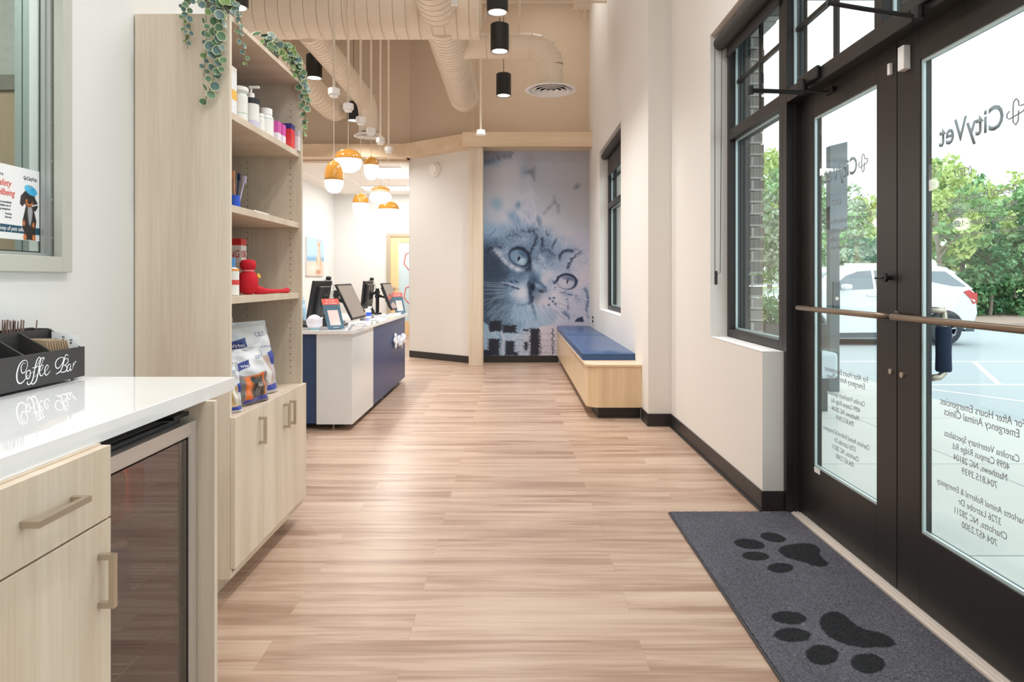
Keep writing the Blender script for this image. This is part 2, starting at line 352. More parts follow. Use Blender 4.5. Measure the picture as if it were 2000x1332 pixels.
# office drop ceiling with tile grid
m, N, L, b = node_mat('ceiling_tiles'); tc = N.new('ShaderNodeTexCoord'); br = N.new('ShaderNodeTexBrick'); br.offset = 0
for k, v in (('Scale', 1.0), ('Mortar Size', 0.012), ('Brick Width', 0.61), ('Row Height', 1.22)): br.inputs[k].default_value = v
br.inputs['Color1'].default_value = br.inputs['Color2'].default_value = (*lin((238, 232, 224)), 1); br.inputs['Mortar'].default_value = (*lin((252, 250, 246)), 1)
L.new(tc.outputs['Object'], br.inputs[0]); L.new(br.outputs[0], b.inputs['Base Color']); b.inputs['Roughness'].default_value = 0.9
MB().box(-4.07, 10.67, 3.08, -1.52, 15.1, 3.13).build('ceiling_office', m, kind=TRUE)

# baseboards
MB().box(XR - 0.008, 3.542, 0, XR, 5.592, 0.104).box(XR2 - 0.008, 5.592, 0, XR, 5.60, 0.104).box(XR2 - 0.008, 5.60, 0, XR2, 5.885, 0.104).box(XR - 0.008, 3.540, 0, 1.404, 3.55, 0.104).box(XR - 0.022, 3.532, 0, XR, 5.590, 0.010).build('baseboard_right', BASE, kind=TRUE, bevel=0.002)
MB().box(-0.44, YF - 0.01, 0, 0.65, YF, 0.1).build('baseboard_back', BASE, kind=TRUE)
MB().slab([A1 - nn * 0.01, B1 - nn * 0.01, B1, A1], (0, 0, 0.1)).build('baseboard_slanted', BASE, kind=TRUE)
# wooden portal around the mural and beams
MB().box(-0.632, 9.63, 0, -0.433, YF, 3.085).build('trim_1', WOOD, kind=TRUE)
MB().box(-0.72, 9.60, 3.08, XR2, YF, 3.285).build('trim_2', WOODM, kind=TRUE)
P0, P1 = Vector((-0.69, 9.678, 3.0835)), Vector((-1.715, 10.431, 3.0835))
MB().slab([P0, P1, P1 + nn * 0.25, P0 + nn * 0.25], (0, 0, 0.1945)).build('trim_3', WOODM, kind=TRUE)
MB().box(-3.95, 10.422, 3.081, -1.66, 10.67, 3.279).build('trim_4', WOODM, kind=TRUE)

# ---------------------------------------------------------------- storefront: sidelight window, doors
def bars(mb, x0, x1, y0, y1, z0, z1, t):
    mb.box(x0, y0, z0, x1, y0 + t, z1).box(x0, y1 - t, z0, x1, y1, z1).box(x0, y0 + t, z0, x1, y1 - t, z0 + t).box(x0, y0 + t, z1 - t, x1, y1 - t, z1)
def window(name, xf, y0, y1, z0, z1, ztr, xg, munt=True, label=None):
    o = thing(name, label, 'window', (xf, (y0 + y1) / 2, z0), kind='structure')
    m = MB(); bars(m, xf, xf + 0.11, y0, y1, z0, z1, 0.05); m.box(xf, y0 + 0.05, ztr - 0.033, xf + 0.11, y1 - 0.05, ztr + 0.033)
    m.build('window_frame', BRONZE, o, bevel=0.002)
    for k, (a, b2) in enumerate(((z0 + 0.05, ztr - 0.033), (ztr + 0.033, z1 - 0.05))):
        p = MB().box(xg, y0 + 0.05, a, xg + 0.012, y1 - 0.05, b2).build('window_pane', GLASS, o)
        g = MB(); bars(g, xg - 0.012, xg, y0 + 0.05, y1 - 0.05, a, b2, 0.010); g.build('glazing_bead', GASKET, p)
    if munt:
        m = MB(); a, b2 = ztr + 0.033, z1 - 0.05; zc = 2.485; yc = (y0 + y1) / 2
        m.box(xg - 0.004, yc - 0.011, a, xg + 0.016, yc + 0.011, b2).box(xg - 0.005, y0 + 0.05, zc - 0.011, xg + 0.017, y1 - 0.05, zc + 0.011)
        m.build('glazing_bar', BRONZE, o)
    return o
FX = 1.405
window('window_1', FX, 3.565, 4.49, 0.832, 2.81, 2.143, 1.455, label='tall dark framed window with glazing bars between the wall and the door')
window('window_2', 1.21, 7.03, 8.755, 0.83, 2.80, 2.143, 1.26, label='dark framed window above the blue cushioned bench')
window('window_3', FX, -0.4, 1.65, 0.04, 2.81, 2.143, 1.455, label='dark framed window nearest the camera')
MB().box(XR - 0.002, 3.549, 0.8252, FX, 4.49, 0.830).build('trim_5', SILL, kind=TRUE, bevel=0.002)
MB().box(XR2 - 0.002, 7.032, 0.8222, 1.21, 8.753, 0.827).build('trim_6', SILL, kind=TRUE)
fr = MB()   # mullions, header and transom frame of the doorway
fr.box(FX, 3.515, 0, FX + 0.11, 3.565, 2.81).box(FX + 0.04, 3.508, 0, FX + 0.11, 3.53, 2.125)
fr.box(FX, 1.65, 0, FX + 0.11, 1.74, 2.81)
fr.box(FX, 1.74, 2.113, FX + 0.11, 3.515, 2.179).box(FX, 1.74, 2.76, FX + 0.11, 3.515, 2.81).box(FX, 2.60, 2.179, FX + 0.11, 2.66, 2.76)
dfm = fr.build('trim_7', BRONZE, kind=TRUE, bevel=0.002); tag(dfm, 'dark bronze aluminium frame around and above the double doors', 'door frame', kind='structure')
tr = thing('window_4', 'upper glass over the double doors with thin glazing bars', 'window', (1.455, 2.63, 2.18), kind='structure')
for y0, y1 in ((1.74, 2.60), (2.66, 3.515)):
    p = MB().box(1.455, y0, 2.179, 1.467, y1, 2.76).build('window_pane', GLASS, tr)
    g = MB(); bars(g, 1.443, 1.455, y0, y1, 2.179, 2.76, 0.010); g.build('glazing_bead', GASKET, p)
    MB().box(1.451, (y0 + y1) / 2 - 0.011, 2.179, 1.471, (y0 + y1) / 2 + 0.011, 2.76).box(1.450, y0, 2.474, 1.472, y1, 2.496).build('glazing_bar', BRONZE, tr)
VINYL = mat('grey_window_lettering', (136, 139, 142), 0.6)
VINYLB = mat('slate_window_lettering', (140, 156, 164), 0.6)
LOGO = [(-.705, .18), (-.97, 0), (-.97, -.27), (-.705, -.43), (.705, -.16), (.97, .09), (.85, .345), (.49, .32), (.26, .41), (.25, .73), (0, .98), (-.26, .77), (-.32, .45), (-.32, -.73), (-.04, -1.02), (.21, -.77), (.25, 0)]   # open ribbon cross, seen from indoors
def cross_logo(cy, cz, hgt, x, m, parent, flip=1):
    """open ribbon cross with a heart-like loop"""
    k = hgt / 2; mb = MB(); mb.tube([(x, cy - p[0] * k, cz + p[1] * k) for p in LOGO], 0.0020 * hgt / 0.075, n=6)
    return mb.build('cross_emblem', m, parent)
def door_leaf(name, y0, y1, label, pull_y0, pull_y1):
    X0, X1 = 1.476, 1.52
    o = thing(name, label, 'door', (X0, (y0 + y1) / 2, 0), kind='structure')
    m = MB(); g0, g1 = y0 + 0.145, y1 - 0.145
    m.box(X0, y0, 0.012, X1, g0, 2.125).box(X0, g1, 0.012, X1, y1, 2.125).box(X0, g0, 0.012, X1, g1, 0.283).box(X0, g0, 2.0, X1, g1, 2.125)
    m.build('door_frame', BRONZE2, o, bevel=0.0015)
    p = MB().box(1.492, g0, 0.283, 1.504, g1, 2.0).build('door_pane', GLASS, o)
    g = MB(); bars(g, 1.482, 1.492, g0, g1, 0.283, 2.0, 0.011); g.build('glazing_bead', GASKET, p)
    yc = (y0 + y1) / 2; X = 1.4895; U = (0, 1, 0); Z = (0, 0, 1)
    it = [('General Practice Hours', 1.462, 0.024, 0.33), ('Mon - Fri 7:00am - 6:00pm', 1.418, 0.021, 0.33), ('Saturday 8:00am - 1:00pm', 1.379, 0.021, 0.33), ('First and third Saturday of each month', 1.345, 0.016, 0.38),
          ('For After Hours Emergencies:', 0.768, 0.025, 0.40), ('Emergency Animal Clinics', 0.735, 0.025, 0.35), ('Carolina Veterinary Specialists', 0.662, 0.022, 0.35), ('4099 Campus Ridge Rd.', 0.628, 0.022, 0.27),
          ('Matthews, NC 28104', 0.592, 0.022, 0.25), ('704.815.3939', 0.557, 0.022, 0.165), ('Charlotte Animal Referral & Emergency', 0.486, 0.021, 0.43), ('3726 Latrobe Dr', 0.45, 0.022, 0.20), ('Charlotte, NC 28211', 0.414, 0.022, 0.245), ('704.457.2300', 0.378, 0.022, 0.165)]
    items = [(t, (X, yc, z), U, Z, dict(height=hh, width=ww)) for t, z, hh, ww in it] + [('0.3727', (X, yc + 0.08, 1.545), U, Z, dict(height=0.028, width=0.09))]
    join_text('hours_lettering', items, VINYL, o)
    text('name_lettering', 'CityVet', (X, yc + 0.045, 1.666), U, Z, VINYLB, o, height=0.074, width=0.315, bold=0.018)
    cross_logo(yc - 0.162, 1.70, 0.078, X, VINYL, o, 1)
    # push bar across the inside
    z = 1.063; xb = 1.405; pts = [(1.476, pull_y0, z), (1.425, pull_y0 + 0.004, z), (1.410, pull_y0 + 0.015, z), (xb, pull_y0 + 0.035, z), (xb, pull_y1 - 0.035, z), (1.410, pull_y1 - 0.015, z), (1.425, pull_y1 - 0.004, z), (1.476, pull_y1, z)]
    MB().tube(pts, 0.0125, n=12).build('push_bar', BRASS, o, smooth=True)
    MB().lathe([(0.0, 0), (0.02, 0), (0.018, 0.008), (0.0, 0.008)], (1.468, pull_y0, z), 16, 'x').build('bar_mount', BRASS, o, smooth=False)
    return o
dl = door_leaf('door_1', 2.63, 3.508, 'left dark bronze glass door with closer arm, white lettering seen from behind', 2.62, 3.40)
dr = door_leaf('door_2', 1.745, 2.624, 'right dark bronze glass door, nearest the camera', 1.80, 2.555)
# hardware on the leaves
m = MB().lathe([(0, 0), (0.0, 0.0), (0.018, 0.0), (0.018, 0.012), (0.010, 0.016), (0.010, 0.03), (0, 0.03)], (1.446, 2.668, 1.21), 16, 'x').tube([(1.446, 2.668, 1.21), (1.43, 2.70, 1.207)], 0.004).build('thumb_turn', BLACK, dl)
MB().lathe([(0.011, 0), (0.011, 0.006)], (1.470, 2.668, 0.843), 14, 'x').build('bolt_cap', NICKEL, dl)
MB().lathe([(0.011, 0), (0.011, 0.006)], (1.470, 2.590, 0.84), 14, 'x').build('bolt_cap', NICKEL, dr)
MB().box(1.4735, 3.285, 0.262, 1.476, 3.345, 0.286).build('label_plate', WHITE, dl)
# blue sleeve on the outside pull of the right leaf
MB().tube([(1.52, 2.50, 1.09)] + [Vector((1.575, 2.50, 1.09 - 0.02 * i)) for i in range(12)] + [(1.575, 2.50, 0.86), (1.56, 2.50, 0.845), (1.52, 2.50, 0.84)], 0.0125, n=12).build('pull_handle', NICKEL, dr, smooth=True)
MB().lathe([(0.024, 0.865), (0.027, 0.872), (0.0255, 0.93), (0.027, 1.0), (0.026, 1.025), (0.022, 1.03)], (1.575, 2.50, 0), 20).build('fabric_sleeve', mat('navy_fabric', (30, 44, 66), 0.9), dr, smooth=True)
MB().tube([(1.52, 2.745, 1.09)] + [(1.575, 2.745, 1.09), (1.575, 2.745, 0.86), (1.52, 2.745, 0.84)], 0.0125, n=12).build('pull_handle', NICKEL, dl, smooth=True)
cl = thing('door_closer', 'black folding closer arm reaching into the room above the left door', 'door closer', (1.39, 3.2, 2.13))
MB().box(1.385, 3.12, 2.128, 1.405, 3.34, 2.185).build('closer_body', BLACKM, cl, bevel=0.006)
MB().lathe([(0.022, 0), (0.022, 0.05), (0.012, 0.05), (0.012, 0.07)], (1.37, 3.235, 2.08), 14).build('spindle', BLACKM, cl)
MB().tube([(1.37, 3.235, 2.085), (1.25, 3.222, 2.088), (1.117, 3.215, 2.09)], 0.008).build('main_arm', BLACKM, cl)
MB().tube([(1.475, 3.18, 2.078), (1.42, 3.19, 2.08), (1.117, 3.215, 2.098)], 0.006).lathe([(0.013, 0), (0.013, 0.04)], (1.117, 3.215, 2.075), 12).box(1.462, 3.13, 2.065, 1.476, 3.2, 2.09).build('forearm', BLACKM, cl)
dc = thing('door_closer', 'small black closer bracket at the top edge over the right door', 'door closer', (1.39, 2.3, 2.13))
MB().box(1.385, 2.22, 2.14, 1.405, 2.44, 2.19).build('closer_body', BLACKM, dc, bevel=0.006)
MB().tube([(1.37, 2.33, 2.10), (1.2, 2.34, 2.13), (1.08, 2.35, 2.155)], 0.008).lathe([(0.02, 0), (0.02, 0.04)], (1.38, 2.33, 2.09), 12).build('main_arm', BLACKM, dc)
se = thing('door_sensor', 'small white plastic contact sensor at the top between the two doors', 'door sensor', (1.39, 2.55, 2.0))
MB().box(1.448, 2.535, 1.985, 1.476, 2.575, 2.075).build('housing', WHITE, se, bevel=0.003)
MB().box(1.462, 2.655, 2.0, 1.476, 2.672, 2.045).build('magnet', WHITE, se, bevel=0.002)
th = MB().box(1.425, 1.70, 0, 1.476, 3.508, 0.008).box(1.437, 1.70, 0.008, 1.444, 3.508, 0.012).box(1.454, 1.70, 0.008, 1.461, 3.508, 0.012).build('trim_8', mat('worn_aluminium_threshold', (224, 214, 204), 0.4, 0.2), kind=TRUE)
# roller shades
FAB = mat('charcoal_shade_fabric', (62, 60, 59), 0.8)
for i, (xr, y0, y1, zt, lbl, drop) in enumerate(((1.31, 3.56, 4.47, 2.795, 'dark roller shade rolled up over the large window beside the door', 0.03), (1.125, 7.05, 8.74, 2.83, 'dark roller shade slightly lowered over the window above the bench', 0.20))):
    rs = thing('roller_shade', lbl, 'window shade', (xr, (y0 + y1) / 2, zt))
    MB().lathe([(0.042, 0), (0.046, 0.01), (0.046, y1 - y0 - 0.01), (0.042, y1 - y0)], (xr + 0.042, y0, zt - 0.05), 20, 'y').build('roller', FAB, rs, smooth=False)
    MB().box(xr + 0.08, y0 + 0.02, zt - 0.1 - drop, xr + 0.084, y1 - 0.02, zt - 0.04).box(xr + 0.076, y0 + 0.02, zt - 0.115 - drop, xr + 0.088, y1 - 0.02, zt - 0.098 - drop).build('fabric', FAB, rs)
    if i == 0:
        MB().tube([(xr + 0.0, 4.44, zt - 0.06), (xr + 0.0, 4.44, 1.25), (xr + 0.012, 4.43, 1.235), (xr + 0.035, 4.44, 1.25), (xr + 0.045, 4.44, zt - 0.06)], 0.0022, n=6).build('chain', BLACK, rs)
        MB().box(xr - 0.002, 4.425, 1.17, xr + 0.014, 4.45, 1.26).build('tensioner', BLACK, rs, bevel=0.004)

# ---------------------------------------------------------------- entrance mat
def make_mat():
    x0, x1, y0, y1 = 0.795, 1.418, 1.55, 3.512
    c = Canvas(0, 0, 62.3, 196.2, 3.4, (88, 88, 95)); D = (40, 41, 43)
    def fl(px, py): v = (py - CY); Y = F * H / v; return (((px - CX) * Y / F - x0) * 100, (y1 - Y) * 100)
    toes = [((1510, 1054), 26, 9, 0.17), ((1463, 1067), 31, 10, 0.12), ((1475, 1090.5), 27, 9, 0.05), ((1524, 1114), 26, 10, 0.0), ((1539, 1212.6), 36, 13, 0.08), ((1546, 1247.5), 37, 14, 0.03), ((1604.6, 1287), 33, 20, 0), ((1695.6, 1303.7), 34, 20, 0.1)]
    # ragged pile edges: perturb the lookup a little
    for (px, py), a, b2, r in toes:
        pts = []
        for k in range(28):
            t = 2 * math.pi * k / 28; q = 1 + random.uniform(-0.05, 0.05); dx, dy = a * q * math.cos(t), b2 * q * math.sin(t)
            pts.append(fl(px + dx * math.cos(r) - dy * math.sin(r), py + dx * math.sin(r) + dy * math.cos(r)))
        c.poly(pts, D, soft=0.3)
    A = [(870, 380), (885, 355), (920, 340), (990, 328), (1060, 322), (1110, 325), (1150, 335), (1190, 370), (1180, 400), (1195, 425), (1210, 440), (1250, 475), (1230, 495), (1200, 500), (1160, 495), (1120, 490), (1080, 470), (1020, 455), (930, 430), (895, 405)]
    B = [(380, 930), (385, 890), (405, 860), (460, 835), (530, 840), (570, 862), (600, 890), (660, 940), (740, 975), (830, 990), (900, 1020), (940, 1050), (955, 1085), (900, 1105), (820, 1105), (720, 1108), (600, 1090), (530, 1065), (450, 1030), (400, 970)]
    c.poly([fl(1290 + x / 3.783, 980 + y / 3.783) for x, y in A], D, soft=0.3); c.poly([fl(1500 + x / 3.784, 980 + y / 3.784) for x, y in B], D, soft=0.3)
    # the same print repeated nearer, out of the picture
    n = c.rng.normal(0, 1, c.a.shape[:2]); c.a *= (1 + 0.15 * n)[..., None]
    lo = c.rng.normal(0, 1, (12, 6)); yy = np.linspace(0, 11, c.h); xx = np.linspace(0, 5, c.w); lw = np.array([np.interp(xx, np.arange(6), lo[int(y)] * (1 - y % 1) + lo[min(11, int(y) + 1)] * (y % 1)) for y in yy]); c.a *= (1 + 0.03 * lw)[..., None]
    o = thing('entrance_mat', 'grey looped pile mat with dark paw prints in front of the glass doors', 'floor mat', ((x0 + x1) / 2, (y0 + y1) / 2, 0))
    hgt = 0.009 + 0.0045 * c.rng.rand(c.h, c.w); jx = c.rng.uniform(-0.0012, 0.0012, (c.h, c.w))
    c.grid('pile', lambda u, v: (x0 + 0.008 + u * (x1 - x0 - 0.016) + jx, y1 - 0.008 - v * (y1 - y0 - 0.016), hgt), mat_vcol('mat_pile', 0.95, spec=0.1), o)
    MB().box(x0, y0, 0, x1, y1, 0.0075).build('rubber_edge', mat('mat_rubber', (62, 61, 64), 0.7), o, bevel=0.002)
make_mat()
# ---------------------------------------------------------------- tall shelf unit with base cabinet
UY0, UY1, UB, UF = 2.55, 3.43, -1.415, -1.06
def pull(mb, axis, c0, c1, x, out=0.03, t=0.011):
    """square bar handle on a face looking along +X; axis 'z' upright, 'y' level; c0, c1 the ends (y, z)"""
    (ya, za), (yb, zb) = c0, c1; h = t / 2
    if axis == 'z': mb.box(x + out - t, ya - h, za, x + out, ya + h, zb).box(x, ya - h, za, x + out - t, ya + h, za + t).box(x, ya - h, zb - t, x + out - t, ya + h, zb)
    else: mb.box(x + out - t, ya, za - h, x + out, yb, za + h).box(x, ya, za - h, x + out - t, ya + t, za + h).box(x, yb - t, za - h, x + out - t, yb, za + h)
tu = thing('shelf_unit', 'tall pale wood open shelf unit with three cupboard doors below, trailing plants on top', 'shelf unit', (UF, (UY0 + UY1) / 2, 0))
MB().box(UB, UY0, 0.08, UF, UY0 + 0.019, 2.195).build('side_panel', WOOD, tu, bevel=0.0008)
m = MB().box(UB, UY1 - 0.019, 0.08, UF, UY1, 2.195)
m.mi(1)
for xh in (-1.115, -1.33):
    for k in range(46):
        z = 0.735 + 0.032 * k
        if z < 2.1: m.lathe([(0.0028, -0.0002), (0.0028, 0.0002)], (xh, UY1 - 0.0191, z), 8, 'y')
m.build('side_panel', [WOOD, mat('shelf_pin_hole', (70, 56, 44), 0.9)], tu)
MB().box(UB, UY0 + 0.019, 2.176, UF, UY1 - 0.019, 2.195).build('top_panel', WOODH, tu)
MB().box(UB, UY0 + 0.019, 0.10, UB + 0.008, UY1 - 0.019, 2.176).build('back_panel', NAVYD, tu)
for zt in (1.841, 1.487, 1.137):
    MB().box(UB + 0.008, UY0 + 0.0195, zt - 0.028, UF - 0.012, UY1 - 0.0195, zt).build('shelf', WOODH, tu, bevel=0.001)
MB().box(UB + 0.008, UY0 + 0.0195, 0.664, UF - 0.0005, UY1 - 0.0195, 0.684).build('cabinet_top', WOODH, tu)
MB().box(UB + 0.008, UY0 + 0.0195, 0.08, UF, UY1 - 0.0195, 0.10).build('bottom_panel', WOODH, tu)
MB().box(UB, 2.15, 0, -1.135, UY1 + 0.02, 0.08).build('toe_kick', WOODH, tu)
ys = (UY0 + 0.001, 2.841, 3.136, UY1)
for k in range(3):
    d = MB().box(UF + 0.0005, ys[k] + 0.001, 0.119, UF + 0.0185, ys[k + 1] - 0.001, 0.684).build('cabinet_door', WOOD, tu, bevel=0.0008)
    yh = (ys[1] - 0.045, ys[2] - 0.04, ys[2] + 0.04)[k]
    h = MB(); pull(h, 'z', (yh, 0.530), (yh, 0.640), UF + 0.0185); h.build('handle', NICKEL, d)

# ---------------------------------------------------------------- coffee counter: base cabinet, cooler, end panel, worktop
ct = MB().box(XL, -0.3, 0.876, -0.824, 2.02, 0.914).build('worktop', QUARTZ, bevel=0.0015); tag(ct, 'white polished quartz worktop over the drawer cabinet and drinks cooler', 'worktop')
kc = thing('base_cabinet', 'pale wood base cabinet with a drawer over a door, left of the drinks cooler', 'cabinet', (-1.1, 1.0, 0))
MB().box(XL + 0.01, 0.6, 0.1, -0.8195, 1.355, 0.876).box(XL + 0.01, 0.6, 0, -0.88, 1.355, 0.1).build('body', WOODH, kc)
d = MB().box(-0.819, 0.61, 0.732, -0.80, 1.356, 0.873).build('drawer', WOOD, kc, bevel=0.0008)
h = MB(); pull(h, 'y', (1.105, 0.803), (1.243, 0.803), -0.80, 0.032, 0.011); h.build('handle', NICKEL, d)
d = MB().box(-0.819, 0.61, 0.10, -0.80, 1.356, 0.728).build('cabinet_door', WOOD, kc, bevel=0.0008)
h = MB(); pull(h, 'z', (1.318, 0.568), (1.318, 0.672), -0.80, 0.032, 0.011); h.build('handle', NICKEL, d)
ep = MB().box(XL + 0.01, 1.826, 0, -0.80, 1.845, 0.876).build('end_panel', WOOD, bevel=0.0006); tag(ep, 'pale wood end panel beside the drinks cooler under the worktop', 'panel')
# drinks cooler
fg = thing('drinks_cooler', 'under-counter drinks cooler with stainless framed dark glass door', 'fridge', (-1.0, 1.585, 0))
f0, f1 = 1.362, 1.812; XD = -0.842
m = MB().box(XL + 0.02, f0, 0.03, XL + 0.04, f1, 0.80).box(XL + 0.02, f0, 0.03, -0.885, f0 + 0.018, 0.80).box(XL + 0.02, f1 - 0.018, 0.03, -0.885, f1, 0.80).box(XL + 0.02, f0, 0.80, -0.885, f1, 0.842).box(XL + 0.02, f0, 0.03, -0.885, f1, 0.06)
m.build('cooler_body', mat('cooler_liner_grey', (96, 94, 96), .5), fg)
MB().box(-0.905, f1 - 0.08, 0.842, -0.862, f1, 0.852).box(-0.90, f0, 0.836, -0.868, f1 - 0.09, 0.841).build('hinge_cover', BLACK, fg)
MB().box(-0.884, f0, 0.812, -0.872, f1 - 0.06, 0.826).build('top_trim', mat('bluish_steel', (120, 132, 145), 0.25, 0.8), fg)
dr_ = MB(); bars(dr_, XD - 0.028, XD, f0, f1, 0.07, 0.829, 0.030); bars(dr_, XD - 0.028, XD - 0.002, f0 + 0.03, f1 - 0.03, 0.10, 0.799, 0.006)
d = dr_.build('cooler_door', STEEL, fg, bevel=0.001)
MB().box(XD - 0.012, f0 + 0.036, 0.106, XD - 0.006, f1 - 0.036, 0.793).build('dark_glass', GLASSF, d)
g = MB(); bars(g, XD - 0.02, XD - 0.006, f0 + 0.036, f1 - 0.036, 0.106, 0.793, 0.006); g.build('door_gasket', BLACK, d)
WIRE = mat('chrome_wire', (235, 235, 235), 0.2, 0.7, emit=None)
for zt in (0.637, 0.458, 0.286):
    m = MB().tube([(-0.91, f0 + 0.03, zt), (-0.91, f1 - 0.03, zt)], 0.0022, 6).tube([(-1.33, f0 + 0.03, zt), (-1.33, f1 - 0.03, zt)], 0.0022, 6)
    for k in range(20): y = f0 + 0.035 + k * 0.0198; m.tube([(-0.905, y, zt + 0.004), (-1.33, y, zt + 0.004)], 0.0016, 5)
    m.build('wire_shelf', WIRE, fg)
def can(label, x, y, z, r, h, body, txt=None, tcol=(240, 240, 240)):
    o = thing('drink_can', label, 'can', (x, y, z))
    MB().lathe([(r * 0.8, 0), (r, 0.006), (r, h - 0.012), (r * 0.82, h - 0.002), (r * 0.8, h)], (x, y, z), 24).build('can_body', body, o, smooth=False)
    MB().lathe([(r * 0.8, 0), (r * 0.82, 0.003), (r * 0.76, 0.001), (0, 0.001)], (x, y, z + h), 24).build('can_lid', NICKEL, o)
    if txt: text('can_lettering', txt, (x + r + 0.001, y, z + h * 0.55), (0, 1, 0), (0, 0, 1), mat('can_print', tcol, 0.5), o, height=0.016, shear=0.3)
    return o
OR = mat('orange_can_print', (238, 120, 70), 0.35); BL = mat('blue_can_print', (52, 84, 190), 0.35)
can('tall orange drink can on the upper rack of the cooler', -0.925, 1.655, 0.6435, 0.026, 0.115, OR, 'zest')
can('orange drink can at the left edge of the upper cooler rack', -0.925, 1.575, 0.6435, 0.026, 0.115, OR)
can('blue drink can on the middle rack of the cooler', -0.925, 1.595, 0.4645, 0.026, 0.115, BL)
lamp('cooler_fill', 'POINT', (-1.05, 1.60, 0.77), 1.6, (1, .97, .93), .02, parent=fg)  # added fill inside the cooler, brightens the cans behind the dark glass
# wine shelves reflection is real floor seen in the dark glass

# ---------------------------------------------------------------- coffee organiser
cb = thing('coffee_organizer', 'black wooden coffee organizer box lettered Coffee Bar on the white worktop', 'organizer', (-1.33, 1.76, 0.914))
BW = mat('black_stained_wood', (52, 51, 52), 0.5, bump=(120, 0.15)); z0 = 0.921; fy0, fy1 = 1.50, 1.99; xf = -1.250
MB().box(xf - 0.008, fy0, z0, xf, fy1, 1.007).build('front_board', BW, cb, bevel=0.0008)
MB().box(-1.405, fy0, z0, xf - 0.008, fy1, z0 + 0.006).build('bottom_board', BW, cb)
for y in (fy0, 1.655, 1.755, 1.859, fy1 - 0.006): MB().slab([(xf - 0.008, y, z0 + 0.006), (-1.348, y, z0 + 0.006), (-1.348, y, 1.056), (xf - 0.008, y, 1.004)], (0, 0.006, 0)).build('divider', BW, cb)
MB().box(-1.354, fy0, z0 + 0.006, -1.348, fy1, 1.058).box(-1.405, fy0, z0 + 0.006, -1.399, fy1, 1.062).box(-1.399, fy0, z0 + 0.006, -1.354, fy0 + 0.006, 1.060).box(-1.399, fy1 - 0.006, z0 + 0.006, -1.354, fy1, 1.060).build('back_tray', BW, cb)
for x, y in ((-1.265, 1.965), (-1.385, 1.965), (-1.265, 1.53)): MB().lathe([(0.008, 0), (0.008, 0.0075)], (x, y, 0.914), 12).build('foot', mat('clear_rubber', (200, 205, 205), 0.3), cb)
# brush script lettering, each stroke with swelling width (coordinates read off the box front)
SC = [
 [(345,775,3),(325,765,3),(300,790,6),(288,840,8),(300,895,8),(335,895,6),(365,840,5),(378,780,5),(365,735,4),(330,728,5),(285,760,8),(250,830,11),(230,920,13),(235,1000,12),(260,1040,10),(300,1035,8),(350,980,5),(385,925,4)],
 [(395,868,4),(368,880,8),(355,930,10),(365,975,9),(395,970,8),(415,915,9),(412,870,7),(390,862,5)],
 [(410,900,3),(450,890,3),(490,830,4),(535,740,5),(555,695,5),(530,690,6),(500,740,9),(475,850,11),(455,960,11),(430,1030,9),(395,1060,7),(372,1045,8),(378,1020,8)],
 [(440,832,4),(500,818,4),(555,808,4)],
 [(470,960,3),(520,900,3),(560,800,4),(590,720,5),(605,700,7),(595,690,6),(565,705,8),(545,770,10),(525,880,11),(500,990,11),(470,1040,9),(435,1050,7),(425,1020,7)],
 [(535,880,3),(570,850,4),(590,810,5),(575,790,5),(552,820,8),(540,880,10),(550,930,9),(575,935,6),(610,890,4)],
 [(605,890,3),(640,855,4),(660,815,5),(648,790,5),(625,815,8),(610,870,10),(620,920,9),(645,925,6),(685,870,4)],
 [(890,720,4),(870,690,4),(830,688,5),(780,720,8),(758,775,10),(770,830,9),(805,830,7),(845,780,6),(870,720,8),(862,700,6)],
 [(930,665,7),(915,650,6),(895,660,7),(880,720,10),(860,790,11),(830,870,9),(795,900,7),(765,915,6)],
 [(870,690,3),(890,700,3)],
 [(880,720,3),(925,700,6),(930,745,8),(905,780,6),(870,800,4),(900,800,6),(915,840,9),(890,880,8),(850,890,6),(820,880,4),(800,890,4)],
 [(965,780,5),(935,790,8),(915,840,10),(920,875,9),(945,865,7),(970,790,6),(960,850,8),(970,865,6),(995,830,4)],
 [(1000,770,4),(1005,770,9),(990,860,9),(1005,800,5),(1030,745,6),(1042,750,8)]]
me_v, me_f = [], []
def ribbon(mb, st, conv, nrm, wsc):
    """smooth stroke with varying width laid flat on a face"""
    P = []
    n = len(st)
    for i in range(n - 1):
        p0, p1, p2, p3 = st[max(i - 1, 0)], st[i], st[i + 1], st[min(i + 2, n - 1)]
        for k in range(5):
            t = k / 5; P.append(tuple(0.5 * (2 * p1[c] + (p2[c] - p0[c]) * t + (2 * p0[c] - 5 * p1[c] + 4 * p2[c] - p3[c]) * t * t + (3 * p1[c] - p0[c] - 3 * p2[c] + p3[c]) * t ** 3) for c in range(3)))
    P.append(st[-1]); q = [conv(p[0], p[1]) for p in P]
    vs_ = []
    for i, p in enumerate(q):
        d = (q[min(i + 1, len(q) - 1)] - q[max(i - 1, 0)]); d = d.normalized() if d.length > 0 else Vector((0, 1, 0)); s_ = nrm.cross(d) * max(P[i][2], 2.5) * wsc
        vs_ += [p + s_, p - s_]
    mb.add(vs_, [(2 * i, 2 * i + 1, 2 * i + 3, 2 * i + 2) for i in range(len(q) - 1)])
def box_face(cx_, cy_):
    px, py = cx_ / 7.01, 600 + cy_ / 7.01; Y = yx(px, -1.2493); return Vector((-1.2493, Y, H - (py - CY) * Y / F))
m = MB()
for i, st in enumerate(SC): ribbon(m, st, lambda a, b: box_face(a, b) + Vector((i * 0.00003, 0, 0)), Vector((1, 0, 0)), 0.00018)
t_ = m.build('script_lettering', mat('white_sign_paint', (238, 242, 245), 0.5), cb)
